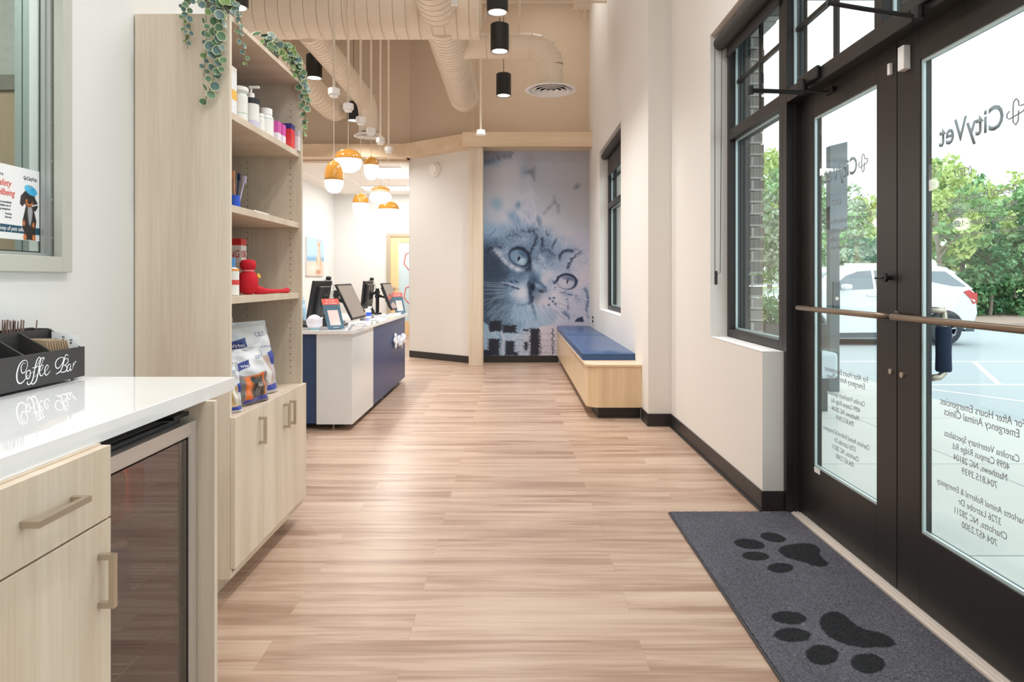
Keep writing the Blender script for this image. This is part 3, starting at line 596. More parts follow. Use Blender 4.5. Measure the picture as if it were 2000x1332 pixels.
# contents (each sits inside the box: things of their own)
SLV = mat('kraft_paper', (172, 150, 124), 0.8); STR = mat('brown_stir_stick', (120, 96, 86), 0.6)
g0 = None
for k in range(9):
    y = 1.868 + 0.0105 * k; lean = 0.012
    m = MB().slab([(-1.262, y + 0.006, 0.93), (-1.325, y + 0.006, 0.93), (-1.330, y - 0.004, 1.040 - 0.0008 * k), (-1.276, y - 0.004, 1.034 - 0.0008 * k)], (0, 0.003, 0))
    o = m.build('cup_sleeve', SLV); tag(o, 'brown kraft cup sleeve standing in the right compartment of the black organizer', 'cup sleeve', 'kraft cup sleeves in the organizer')
cn = Canvas(0, 0, 12, 10, 9, (236, 240, 246))
for (a, b2, s_) in ((2, 2.2, .6), (5.2, 1.4, .6), (8.6, 1.8, .6), (10.6, 4.6, .6), (3.6, 5, .6), (7, 4.6, .6), (1, 6.6, .6), (9, 7.6, .5), (5, 8.3, .6)):
    cn.ell(a, b2 + 0.35, s_ * .62, s_ * .5, (30, 32, 36), soft=0.15)
    for q in (-0.62, -0.22, 0.22, 0.62): cn.ell(a + q * s_ * 1.2, b2 - 0.3 - 0.25 * (0.62 - abs(q)), 0.14, 0.2, (30, 32, 36), soft=0.2)
nk = thing('napkin_sleeve', 'white paper with black paw prints standing at the right end of the black organizer', 'napkin holder', (-1.3, 1.978, 0.93))
cn.grid('printed_paper', lambda u, v: (-1.336 + u * 0.078, 1.974 - 0.004 * v, 1.052 - v * 0.118 - 0.012 * u), mat_vcol('printed_paper', 0.7), nk)
for k in range(22):
    y = 1.836 + 0.0030 * (k % 20) + random.uniform(-.001, .001); z = 1.085 + random.uniform(-.006, .008); x = -1.362 - 0.011 * (k % 3); ln = random.uniform(-0.008, 0.02)
    o = MB().slab([(x, y - ln * 0.3, 0.93), (x, y + 0.0036 - ln * 0.3, 0.93), (x, y + 0.0036 + ln, z), (x, y + ln, z)], (0.0012, 0, 0)).build('stir_stick', STR)
    tag(o, 'thin brown stir stick in the back tray bundle of the organizer', 'stir stick', 'stir sticks bundled in the back tray')
o = MB().tube([(-1.372, 1.945, 0.93), (-1.372, 1.965, 1.085)], 0.0016, 6).build('stir_stick', STR); tag(o, 'single brown stir stick leaning apart from the bundle', 'stir stick')
YEL = mat('yellow_sweetener_paper', (236, 222, 150), 0.7)
for k, (y, z, dx) in enumerate(((1.795, 0.975, 0.0), (1.815, 0.978, 0.01), (1.835, 0.985, 0.004))):
    o = MB().slab([(-1.262 - dx, y, z), (-1.262 - dx, y + 0.03, z + 0.012), (-1.30 - dx, y + 0.032, z + 0.004), (-1.30 - dx, y + 0.002, z - 0.008)], (0, 0, 0.002)).box(-1.29 - dx, y + 0.008, 0.93, -1.286 - dx, y + 0.02, z).build('sweetener_packet', YEL)
    tag(o, 'pale yellow sweetener packet in the middle compartment of the black organizer', 'sweetener packet', 'sweetener packets in the organizer')

# ---------------------------------------------------------------- left interior window, poster and the room behind
GREYF = mat('grey_green_steel_frame', (190, 192, 182), 0.5)
wn = thing('window_5', 'grey steel framed interior window over the coffee counter', 'window', (XL, 1.5, 1.224), kind='structure')
m = MB(); bars(m, XL - 0.01, XL + 0.018, 0.95, 2.17, 1.224, 2.32, 0.048)
m.build('window_frame', GREYF, wn, bevel=0.002)
m = MB(); bars(m, XL - 0.06, XL - 0.02, 0.98, 2.140, 1.262, 2.285, 0.018); bars(m, XL - 0.05, XL - 0.035, 0.99, 2.1265, 1.276, 2.27, 0.008)
for k in range(9): m.lathe([(0.004, 0), (0.003, 0.002)], (XL - 0.02, 2.131, 1.33 + 0.12 * k), 8, 'x')
m.build('glazing_stop', mat('steel_glazing_stop', (176, 180, 178), 0.4, 0.2), wn)
MB().box(XL - 0.058, 1.0, 1.28, XL - 0.052, 2.12, 2.27).build('window_pane', GLASS, wn)
g = MB(); bars(g, XL - 0.052, XL - 0.049, 1.0, 2.1215, 1.284, 2.26, 0.004); g.build('gasket', BLACK, wn)
MB().box(-2.6, 0.4, 0, -2.5, 3.22, 3.2).build('wall_side_room', mat('side_room_wall_paint', (176, 178, 172), 0.8), kind=TRUE)
MB().box(-2.6, 3.22, 0, XL - 0.12, 3.279, 3.2).box(-2.6, 0.3, 0, XL - 0.12, 0.4, 3.2).box(-2.6, 0.3, 3.2, XL - 0.12, 3.27, 3.25).build('wall_side_room_end', mat('side_room_wall_paint', (176, 178, 172), 0.8), kind=TRUE)
MB().box(-2.6, 0.3, -0.02, XL - 0.12, 3.27, 0).build('floor_side_room', mat('side_room_floor', (150, 140, 128), 0.6), kind=TRUE)
dd_ = thing('door_3', 'tan wooden door with grey frame seen through the interior window', 'door', (-2.07, 3.2, 0), kind='structure')
MB().box(-2.42, 3.17, 0, -1.72, 3.21, 2.08).build('door_panel', mat_wood('tan_door_veneer', (150, 132, 108), (172, 153, 128)), dd_)
MB().box(-2.49, 3.155, 0, -2.42, 3.215, 2.15).box(-1.72, 3.155, 0, -1.65, 3.215, 2.15).box(-2.42, 3.155, 2.08, -1.72, 3.215, 2.15).build('door_frame', mat('dull_grey_door_frame', (120, 119, 110), 0.5), dd_)
rl = thing('ceiling_light_panel', 'added unseen fill light inside the side room behind the interior window', 'ceiling light', (-2.0, 1.6, 3.18))  # added light, out of view, brightens the room behind the window
MB().box(-2.3, 1.0, 3.17, -1.75, 2.2, 3.19).build('diffuser', WHITE, rl); lamp('side_room_fill', 'AREA', (-2.02, 1.6, 3.15), 45, (1, .98, .95), .5, 1.1, parent=rl)
gl = thing('reflection_panel', 'bluish grey ribbed stand-in for blurred reflections in the interior window', 'reflection', (-1.62, 2.2, 1.0))  # blurred reflections of the pane, built as a ribbed panel
m = MB()
for k in range(6): m.box(-1.725 + 0.028 * k, 2.36, 0.9, -1.725 + 0.028 * k + 0.024, 2.385, 2.6)
m.build('reflection_ribs', mat('blue_grey_reflection', (150, 160, 158), 0.4, 0.2), gl)
MB().box(-1.73, 2.385, 0.88, -1.555, 2.40, 2.62).build('reflection_backing', GREYF, gl)
# poster: safety notice with a dachshund
c = Canvas(0, 0, 280, 216, 1.1, (243, 243, 245))
c.poly([(0, 171), (280, 176), (280, 197), (0, 195)], (38, 82, 108), 0.5)
K, T = (52, 44, 42), (222, 128, 72)
c.poly([(222, 108), (216, 130), (208, 155), (207, 176), (214, 190), (212, 214), (262, 214), (262, 180), (266, 155), (258, 130), (250, 108)], K, 1.2)
c.poly([(229, 112), (228, 130), (234, 165), (240, 172), (247, 150), (250, 128), (246, 112)], (172, 172, 178), 3)
for x, y in ((213, 165), (253, 168)): c.ell(x, y, 5, 8, T, soft=0.5)
for x in (217, 255): c.ell(x, 206, 7, 9, T, soft=0.3)
c.ell(234, 88, 26, 25, K, soft=0.1); c.poly([(214, 72), (200, 84), (196, 108), (206, 116), (216, 106), (220, 88)], (62, 54, 52), 1); c.poly([(254, 78), (270, 98), (272, 112), (262, 126), (252, 122), (248, 100)], (48, 42, 42), 1)
c.ell(236, 104, 15, 11, T, soft=0.4); c.ell(236, 96, 11, 8, K, soft=0.3); c.ell(238, 101, 6, 5, (38, 36, 38), soft=0.3); c.ell(224, 96, 4, 4, T, soft=0.5); c.line([(228, 111), (240, 113), (250, 108)], 2, (30, 26, 26))
c.line([(248, 110), (272, 104)], 4, (235, 235, 240)); c.line([(248, 112), (272, 106)], 1, (120, 125, 130))
c.ell(243, 64, 27, 14, (72, 178, 226), 0.25, soft=0.08); c.ell(228, 58, 10, 7, (104, 200, 240), soft=0.6); c.line([(252, 58), (260, 72)], 2, (48, 140, 192)); c.line([(246, 56), (252, 72)], 1.5, (48, 140, 192)); c.poly([(234, 48), (250, 50), (250, 55), (234, 53)], (150, 170, 186), 0.5)
py0, py1, pz0, pz1, px_ = 1.836, 2.116, 1.320, 1.536, XL - 0.050
po = thing('poster', 'white safety notice poster with a dachshund taped inside the grey window', 'poster', (px_, (py0 + py1) / 2, pz0))
c.grid('poster_sheet', lambda u, v: (px_ + 0 * u, py0 + u * (py1 - py0), pz1 - v * (pz1 - pz0)), mat_vcol('poster_print', 0.5), po)
U, Z = (0, 1, 0), (0, 0, 1); R_ = mat('red_print', (226, 92, 74), 0.5); T_ = mat('dark_teal_print', (56, 70, 90), 0.5); Wt = mat('white_print', (245, 245, 245), 0.5)
ptx = px_ + 0.0008
join_text('heading_lettering', [('Safety', (ptx, 1.965, 1.473), U, Z, dict(height=0.019, width=0.062, shear=0.25)), ('& Wellbeing', (ptx, 1.957, 1.446), U, Z, dict(height=0.019, width=0.105, shear=0.25))], R_, po)
join_text('small_lettering', [('OUR FIRST PRIORITY IS', (ptx, 1.93, 1.502), U, Z, dict(height=0.006, width=0.07)), ('CityVet', (ptx, 2.082, 1.502), U, Z, dict(height=0.011, width=0.042)),
    ('please notify us immediately', (ptx, 1.955, 1.424), U, Z, dict(height=0.0055, width=0.085)), ('if your pet exhibits any of', (ptx, 1.955, 1.414), U, Z, dict(height=0.0055, width=0.078)), ('the following symptoms:', (ptx, 1.955, 1.404), U, Z, dict(height=0.0055, width=0.078)),
    ('Vomiting', (ptx, 1.985, 1.391), U, Z, dict(height=0.005, width=0.026)), ('Diarrhea', (ptx, 1.985, 1.381), U, Z, dict(height=0.005, width=0.026))], T_, po)
text('banner_lettering', 'Help us keep all pets safe.', (ptx, 1.975, 1.3455), U, Z, Wt, po, height=0.012, width=0.145, shear=0.2)
def cross_small(x, cy, cz, hgt, m, parent, n='cross_emblem'):
    k = hgt / 2; mb = MB()
    mb.tube([(x, cy - p[0] * k, cz + p[1] * k) for p in LOGO], hgt * 0.035, 5); return mb.build(n, m, parent)
cross_small(ptx, 2.053, 1.507, 0.014, T_, po)
# ---------------------------------------------------------------- goods on the shelves
def bottle(name, label, cat, x, y, z, r, h, body, cap, neck=0.5, ch=0.18, band=None, pump=False, group=None, txt=None):
    o = thing(name, label, cat, (x, y, z), group); hb = h * (1 - ch)
    MB().lathe([(r * 0.9, 0), (r, 0.003), (r, hb * 0.86), (r * 0.85, hb * 0.95), (r * neck, hb)], (x, y, z), 24).build('bottle_body', body, o, smooth=False)
    if pump:
        MB().lathe([(r * 0.42, 0), (r * 0.42, 0.02), (r * 0.15, 0.022), (r * 0.15, h - hb)], (x, y, z + hb), 16).box(x - 0.006, y - 0.008, z + h - 0.008, x + 0.035, y + 0.008, z + h).build('pump_head', cap, o)
    else:
        MB().lathe([(r * neck * 1.12, 0), (r * neck * 1.15, 0.002), (r * neck * 1.15, h - hb - 0.002), (r * neck * 1.05, h - hb)], (x, y, z + hb), 24).build('cap', cap, o)
    if band:
        for (a, b2, mm) in band: MB().lathe([(r + 0.0006, a * hb), (r + 0.0006, b2 * hb)], (x, y, z), 24, cap=False).build('printed_band', mm, o)
    if txt: text('label_lettering', txt, (x + r * 0.35, y - r * 0.97, z + hb * 0.6), (1, 0.35, 0), Z, mat('grey_print', (96, 96, 100), 0.6), o, height=h * 0.07)
    return o
def carton(name, label, x0, y0, z, dx, dy, h, cols, rot=0.0, txt=None, tcol=(255, 255, 255), group=None, cat='box', th=0.3, tz=0.7):
    """cols: stacked bands (fraction, rgb) from the top; box stands with its front to +X / -Y"""
    o = thing(name, label, cat, (x0, y0, z), group)
    zz = z + h; first = True
    for k, (fr_, rgb) in enumerate(cols):
        m = MB().box(x0 - dx / 2, y0 - dy / 2, zz - fr_ * h, x0 + dx / 2, y0 + dy / 2, zz); zz -= fr_ * h
        m.build('printed_panel' if k else 'carton_top', mat('print_%d_%d_%d' % rgb, rgb, 0.45), o)
    if txt:
        for face in (0, 1):
            if face == 0: text('lettering', txt, (x0 + dx / 2 + 0.0006, y0, z + h * tz), (0, 1, 0), Z, mat('ink_%d_%d_%d' % tcol, tcol, 0.5), o, height=h * th, width=dy * 0.85)
            else: text('lettering', txt, (x0, y0 - dy / 2 - 0.0006, z + h * tz), (1, 0, 0), Z, mat('ink_%d_%d_%d' % tcol, tcol, 0.5), o, height=h * th, width=dx * 0.85)
    o.rotation_euler.z = rot
    return o
WB = mat('white_bottle', (240, 238, 234), 0.4); WC = mat('white_cap', (246, 244, 242), 0.35); DK = mat('black_print_band', (42, 42, 50), 0.5); GP = mat('pale_green_band', (196, 216, 200), 0.5); OG = mat('orange_print', (240, 160, 60), 0.5)
s2 = 1.842
carton('supplement_box', 'tall white carton with an orange patch, nearest on the upper shelf', -1.15, 2.70, s2, 0.09, 0.05, 0.20, [(0.1, (236, 226, 220)), (0.35, (240, 240, 242)), (0.2, (244, 190, 90)), (0.35, (238, 240, 244))])
bottle('supplement_jar', 'white jar with pale green rings behind the tall carton on the upper shelf', 'jar', -1.13, 2.81, s2, 0.034, 0.15, WB, WC, 0.95, 0.12, [(0.30, 0.33, GP), (0.93, 0.96, GP)], txt=None)
bottle('pump_bottle', 'white and black labelled pump bottle on the upper shelf', 'bottle', -1.135, 2.95, s2, 0.034, 0.195, WB, WC, 0.6, 0.26, [(0.80, 0.97, DK), (0.10, 0.30, mat('lilac_band', (206, 204, 226), 0.5))], pump=True, txt=None)
MB_ = MB().box(-1.101, 2.915, s2 + 0.01, -1.0995, 2.925, s2 + 0.12)
bottle('tablet_bottle', 'small white tablet bottle beside the pump bottle', 'bottle', -1.125, 3.03, s2, 0.020, 0.095, WB, WC, 0.8, 0.16)
bottle('vitamin_bottle', 'white wide-capped vitamin bottle in the middle of the upper shelf', 'bottle', -1.125, 3.10, s2, 0.034, 0.135, WB, WC, 0.72, 0.22, [(0.82, 0.86, GP)], txt=None)
for k in range(2):
    carton('treatment_box', ('pink and white small carton left of the other pink one', 'pink and white small carton beside the red box')[k], -1.115, 3.19 + 0.062 * k, s2, 0.045, 0.045, 0.098, [(0.55, (216, 92, 176)), (0.45, (240, 232, 240))], txt=None, th=0.1)
carton('chew_box', 'red and navy chew carton near the far end of the upper shelf', -1.12, 3.335, s2, 0.085, 0.055, 0.118, [(0.22, (52, 48, 120)), (0.42, (220, 58, 62)), (0.36, (226, 70, 70))], txt=None, tz=0.8, th=0.12)
carton('dental_box', 'navy carton standing behind the pink boxes on the upper shelf', -1.22, 3.24, s2, 0.06, 0.05, 0.138, [(1.0, (62, 56, 140))])
carton('supplement_box', 'pale grey carton at the far end of the upper shelf', -1.09, 3.393, s2, 0.05, 0.03, 0.10, [(0.3, (196, 190, 198)), (0.7, (232, 230, 232))])
# middle shelf
s3 = 1.488
bh = thing('toothbrush_holder', 'blue and white cup of pet toothbrushes on the second shelf', 'toothbrush cup', (-1.20, 2.93, s3))
MB().lathe([(0.024, 0), (0.026, 0.004), (0.026, 0.012)], (-1.2, 2.93, s3), 20).build('cup_base', WB, bh)
MB().lathe([(0.026, 0.012), (0.026, 0.075), (0.022, 0.075), (0.022, 0.03)], (-1.2, 2.93, s3), 20).build('cup_body', mat('royal_blue_plastic', (36, 84, 200), 0.35), bh)
for k in range(4):
    o = MB().tube([(-1.205 + 0.008 * k, 2.928, s3 + 0.03), (-1.218 + 0.02 * k, 2.91 + 0.012 * k, s3 + 0.19 - 0.01 * k)], 0.004, 6).box(-1.226 + 0.02 * k, 2.904 + 0.012 * k, s3 + 0.16 - 0.01 * k, -1.214 + 0.02 * k, 2.914 + 0.012 * k, s3 + 0.19 - 0.01 * k).build('toothbrush', [mat(('green_handle', 'orange_handle', 'navy_handle', 'lilac_handle')[k], ((120, 190, 140), (226, 150, 110), (40, 50, 90), (190, 180, 206))[k], 0.4)])
    tag(o, ('green', 'orange', 'navy', 'lilac')[k] + ' handled pet toothbrush standing in the blue cup', 'toothbrush')
o = MB().slab([(-1.31, 2.76, s3 + 0.001), (-1.27, 2.76, s3 + 0.001), (-1.20, 2.70, s3 + 0.17), (-1.24, 2.70, s3 + 0.17)], (0, 0.01, 0)).build('plastic_pouch', mat('clear_green_pouch', (196, 206, 206), 0.3)); tag(o, 'clear plastic pouch leaning left of the toothbrush cup', 'pouch')
o = MB().box(-1.13, 2.86, s3, -1.085, 3.03, s3 + 0.006).build('leaflet', WC); tag(o, 'white folded leaflet lying at the front of the second shelf', 'leaflet')
# third shelf
s4 = 1.138
carton('toy_box', 'white and red toy carton standing on the third shelf', -1.23, 2.985, s4, 0.10, 0.06, 0.242, [(0.12, (206, 44, 44)), (0.88, (236, 232, 230))], txt='KONG', tcol=(196, 40, 40), th=0.13, tz=0.66)
bottle('shampoo_bottle', 'white and red shampoo bottle at the front left of the third shelf', 'bottle', -1.125, 2.725, s4, 0.028, 0.15, WB, mat('blue_cap', (70, 140, 200), 0.4), 0.4, 0.24, [(0.38, 0.55, mat('red_band', (222, 70, 66), 0.5)), (0.86, 0.93, OG)], txt=None)
tb = thing('rope_toy', 'red fabric tug toy with a long tail lying along the third shelf', 'dog toy', (-1.15, 2.9, s4)); RD = mat('red_plush', (206, 24, 42), 0.85, bump=(40, 0.4))
cen = Vector((-1.14, 2.93, s4))
prof = [(0.0, 0.0), (0.02, 0.002), (0.034, 0.012), (0.042, 0.035), (0.042, 0.065), (0.034, 0.088), (0.024, 0.098), (0.023, 0.104), (0.032, 0.114), (0.034, 0.132), (0.026, 0.147), (0.0, 0.152)]
MB().lathe(prof, cen, 28).build('plush_body', RD, tb, smooth=True)
MB().lathe([(0.0235, 0.097), (0.0265, 0.1), (0.0265, 0.104), (0.0235, 0.107)], cen, 24, cap=False).build('neck_cord', mat('pink_cord', (240, 150, 150), 0.6), tb)
tp = [(-1.13, 2.91, s4 + 0.04), (-1.11, 2.95, s4 + 0.02), (-1.10, 3.02, s4 + 0.013), (-1.095, 3.10, s4 + 0.011), (-1.095, 3.18, s4 + 0.011), (-1.095, 3.26, s4 + 0.010), (-1.095, 3.30, s4 + 0.012), (-1.095, 3.315, s4 + 0.014)]
MB().tube(tp, 0.01, 10, radii=[0.014, 0.02, 0.013, 0.010, 0.009, 0.010, 0.014, 0.006]).build('tail_cord', RD, tb, smooth=True)
MB().slab([(-1.10, 2.93, s4 + 0.075), (-1.10, 2.955, s4 + 0.07), (-1.10, 2.955, s4 + 0.084), (-1.10, 2.93, s4 + 0.092)], (0.004, 0.001, 0)).build('yellow_patch', mat('yellow_felt', (244, 200, 80), 0.8), tb)

# pet food bags on the cabinet top
def bag(label, p0, p1, z, h, lean, main, dog, w2=0.05, title='CET', sub='DENTAL', scale=1.0, acc=(226, 110, 40)):
    """p0, p1 bottom front corners (x, y); the bag bulges, tapers to a crimped top and leans back"""
    o = thing('pet_food_bag', label, 'pet food bag', ((p0[0] + p1[0]) / 2, (p0[1] + p1[1]) / 2, z))
    a, b2 = Vector((*p0, z)), Vector((*p1, z)); wv = b2 - a; W_ = wv.length; wd_ = wv.normalized(); nrm = Vector((wd_.y, -wd_.x, 0))
    Wm, Hm = W_ * 1000, h * 1000
    c = Canvas(0, 0, Wm, Hm, 0.55, (212, 216, 222))
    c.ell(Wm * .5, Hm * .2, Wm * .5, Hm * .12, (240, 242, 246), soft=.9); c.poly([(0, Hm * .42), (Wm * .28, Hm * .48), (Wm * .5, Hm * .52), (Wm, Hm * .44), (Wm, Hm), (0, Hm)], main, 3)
    c.poly([(Wm * .10, Hm * .26), (Wm * .42, Hm * .20), (Wm * .42, Hm * .32), (Wm * .06, Hm * .38)], (40, 58, 138), 1)
    c.poly([(Wm * .22, Hm * .5), (Wm * .85, Hm * .46), (Wm * .9, Hm * .9), (Wm * .2, Hm * .9)], acc, 4)
    if dog:
        K = (40, 38, 38); c.ell(Wm * .6, Hm * .62, Wm * .16, Hm * .10, K, soft=.4); c.ell(Wm * .58, Hm * .80, Wm * .2, Hm * .15, K, soft=.3); c.ell(Wm * .46, Hm * .56, Wm * .07, Hm * .05, K, .6, .3); c.ell(Wm * .72, Hm * .56, Wm * .07, Hm * .05, K, -.6, .3); c.ell(Wm * .62, Hm * .66, Wm * .07, Hm * .04, (200, 190, 180), soft=.4); c.ell(Wm * .6, Hm * .78, Wm * .06, Hm * .08, (120, 112, 108), soft=.7); c.ell(Wm * .62, Hm * .645, Wm * .025, Hm * .015, (10, 10, 10), soft=.3)
    else:
        c.poly([(Wm * .30, Hm * .45), (Wm * .55, Hm * .6), (Wm * .5, Hm * .78), (Wm * .3, Hm * .62)], (112, 96, 92), 3); c.poly([(Wm * .60, Hm * .55), (Wm * .72, Hm * .52), (Wm * .86, Hm * .7), (Wm * .8, Hm * .85), (Wm * .64, Hm * .74)], (226, 224, 222), 2); c.poly([(Wm * .82, Hm * .44), (Wm, Hm * .4), (Wm, Hm * .62), (Wm * .9, Hm * .6)], (44, 66, 160), 1)
    c.poly([(Wm * .2, Hm * .89), (Wm, Hm * .86), (Wm, Hm * .94), (Wm * .2, Hm * .95)], (44, 62, 160), 1); c.poly([(0, 0), (Wm, 0), (Wm, Hm * .07), (0, Hm * .08)], (206, 210, 214), 1)
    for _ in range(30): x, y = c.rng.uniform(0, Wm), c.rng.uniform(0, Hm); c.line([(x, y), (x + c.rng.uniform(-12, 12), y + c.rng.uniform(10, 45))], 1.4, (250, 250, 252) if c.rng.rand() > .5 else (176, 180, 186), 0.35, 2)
    rn = c.rng.rand(6) * 6
    def fn(u, v, sgn=1):
        t = 1 - v; bul = np.sin(np.pi * np.clip(t * 1.04, 0, 1)) ** 0.55 * np.sin(np.pi * np.clip(u, 0, 1)) ** 0.45 * w2 * (1 - 0.55 * t) + 0.004 * np.sin(u * 14 + rn[0] + t * 9) * (t > .02) + 0.003 * np.sin(t * 26 + rn[1] + u * 5)
        taper = 1 - 0.10 * t ** 2; uu = 0.5 + (u - 0.5) * taper
        off_ = -lean * t
        P_ = [a[i] + wd_[i] * uu * W_ + nrm[i] * (bul * sgn + 0.002 * sgn + off_) for i in range(3)]; P_[2] = z + h * t * math.cos(math.asin(min(.9, lean / h))) + 0 * u
        return P_
    vm = mat_vcol('foil_bag_print', 0.28, coat=0.3)
    o1 = c.grid('bag_front', lambda u, v: fn(u, v, 1), vm, o)
    c2 = Canvas(0, 0, 20, 20, 1.5, (186, 189, 194)); c2.grid('bag_back', lambda u, v: fn(1 - u, v, -0.6), vm, o)
    def on(u, v): P_ = fn(np.array(u), np.array(v), 1); return Vector([float(q) for q in P_]) + nrm * 0.003
    xd = (on(.8, .4) - on(.2, .4)).normalized(); zd = (on(.5, .25) - on(.5, .35)).normalized()
    join_text('brand_lettering', [('Virbac', on(.24, .315) + nrm * .008, xd, zd, dict(height=h * .05, width=W_ * .26, shear=.1))], Wt, o)
    its = [(title, on(.72, .20) + nrm * .006, xd, zd, dict(height=h * .06, width=W_ * .2))] * bool(title) + [(sub, on(.66, .36) + nrm * .009, xd, zd, dict(height=h * .035, width=W_ * .5))] * bool(sub)
    if its: join_text('title_lettering', its, mat('navy_print', (70, 90, 140), 0.5), o)
    return o
cz_ = 0.6845
bag('silver pet food bag with a black dog on orange, front of the cabinet top', (-1.115, 2.735), (-1.060, 2.945), cz_, 0.235, 0.03, (120, 112, 112), True, 0.035, 'CET', '')
bag('large silver dental chew bag standing behind the dog food bag', (-1.20, 2.86), (-1.092, 3.155), cz_, 0.335, 0.06, (196, 186, 188), False, 0.045, 'C.E.T.', 'CET HEXtra', acc=(190, 168, 160))
bag('silver pouch at the left end of the cabinet top, mostly behind the shelf side', (-1.13, 2.585), (-1.068, 2.68), cz_, 0.195, 0.02, (214, 214, 218), False, 0.02, 'CET', '', acc=(200, 170, 120))
bag('grey pet food bag with a silver crimped top at the back of the cabinet top', (-1.33, 2.72), (-1.21, 3.03), cz_, 0.35, 0.035, (126, 122, 126), False, 0.035, '', '', acc=(150, 110, 112))

# ---------------------------------------------------------------- trailing plants on the unit
LEAFG = [mat('leaf_green', (84, 120, 88), 0.45), mat('leaf_blue_green', (92, 122, 120), 0.42), mat('leaf_rim_cream', (226, 226, 186), 0.5), mat('leaf_bright_green', (118, 148, 84), 0.45)]
def leaf(mb, c, r, n, up, g):
    """round heart leaf, slightly cupped, cream rim"""
    n = n.normalized(); t = (up - n * up.dot(n)); t = t.normalized() if t.length > .01 else n.orthogonal().normalized(); s_ = n.cross(t); K_ = 14; vs_ = [c - n * r * 0.12]
    for ring, rr in ((0, .88), (1, 1.0)):
        for k in range(K_):
            a = 2 * math.pi * k / K_ + .3; q = rr * r * (1 - 0.16 * (math.cos(a) > .97)); vs_.append(c + t * math.cos(a) * q * 1.08 + s_ * math.sin(a) * q + n * r * (0.10 if ring else 0.0) * (1 + .5 * math.sin(3 * a)))
    b0 = len(mb.v); mb.mi(g); mb.add(vs_, [(0, 1 + k, 1 + (k + 1) % K_) for k in range(K_)]); n1 = len(mb.v)
    mb.mi(2); mb.f += [(b0 + 1 + k, b0 + 1 + K_ + k, b0 + 1 + K_ + (k + 1) % K_, b0 + 1 + (k + 1) % K_) for k in range(K_)]; mb.m += [2] * K_
def plant(name, label, potc, strands, bush, size, seed):
    R0 = random.Random(seed); o = thing(name, label, 'plant', potc)
    x, y, z = potc
    MB().lathe([(0.04, 0), (0.045, 0.004), (0.058, 0.085), (0.06, 0.09), (0.054, 0.09), (0.05, 0.075), (0.0, 0.075)], potc, 28).build('plant_pot', mat('grey_pot', (116, 116, 112), 0.6), o, smooth=False)
    st = MB(); lv = MB()
    for pts, sz in strands:
        P_ = [Vector(p) for p in pts]; st.tube(P_, 0.0014, 5)
        L_ = sum((P_[i + 1] - P_[i]).length for i in range(len(P_) - 1)); n = int(L_ / 0.021); acc = 0
        for k in range(n):
            t = (k + R0.random() * .4) / n * L_; i = 0
            while i < len(P_) - 2 and t > (P_[i + 1] - P_[i]).length: t -= (P_[i + 1] - P_[i]).length; i += 1
            p = P_[i].lerp(P_[i + 1], min(1, t / max(1e-6, (P_[i + 1] - P_[i]).length))); fade = 1 - .38 * k / n
            s_ = sz * 1.3 * R0.uniform(.75, 1.12) * fade; side = 1 if k % 2 else -1
            nrm = Vector((R0.uniform(.1, .8), -1 + R0.uniform(-.2, .5), R0.uniform(-.1, .5))) if R0.random() < .75 else Vector((R0.uniform(.6, 1), R0.uniform(-.6, .2), R0.uniform(-.3, .3)))
            cc = p + Vector((side * s_ * R0.uniform(.5, .95), R0.uniform(-.012, .004), R0.uniform(-.006, .006)))
            cc.x += 0; leaf(lv, cc, s_, nrm, Vector((side * .4, 0, -1)), R0.choice((0, 0, 1, 1, 1, 3) if cc.y < 3 else (0, 0, 1, 3, 3)))
    for k in range(bush):
        a = R0.uniform(0, 2 * math.pi); q = R0.uniform(.01, size); p = Vector((x + math.cos(a) * q, y + math.sin(a) * q * 1.2, z + .09 + R0.uniform(0, .06) - q * .35))
        leaf(lv, p, R0.uniform(.014, .022), Vector((R0.uniform(-.5, .8), R0.uniform(-1, .2), R0.uniform(.1, .9))), Vector((0, 0, -1)), R0.choice((0, 1, 3)))
    st.build('vine_stem', mat('vine_stem', (116, 112, 76), 0.6), o); lv.build('leaves', LEAFG, o); return o
T2 = 2.196
def Sd(px, py, Y=2.525): return at(px, py, Y)
top1 = (-1.115, 2.64, T2 + .08)
plant('trailing_plant', 'trailing variegated plant hanging down the side of the tall shelf unit', (-1.145, 2.66, T2), [
    ([top1, Sd(372, -10), Sd(366, 30), Sd(372, 60), Sd(366, 95)], .0135), ([top1, Sd(356, 5), Sd(360, 50), Sd(364, 88)], .010),
    ([top1, Sd(408, -15), Sd(402, 25), Sd(404, 70), Sd(402, 110), Sd(398, 150)], .0145), ([top1, Sd(426, -10), Sd(424, 40), Sd(422, 90), Sd(420, 140), Sd(410, 175), Sd(396, 205)], .0185),
    ([top1, Sd(432, -10), Sd(436, 30), Sd(430, 75), Sd(432, 120), Sd(428, 158)], .017),
    ([top1, (-1.05, 2.60, T2 + .03), at(462, 20, 2.6), at(466, 60, 2.62), at(476, 95, 2.62), at(484, 132, 2.62)], .0105), ([top1, (-1.05, 2.6, T2 + .04), at(455, 10, 2.6), at(470, 35, 2.6), at(474, 72, 2.62)], .011)], 26, .07, 3)
top2 = (-1.12, 3.22, T2 + .07)
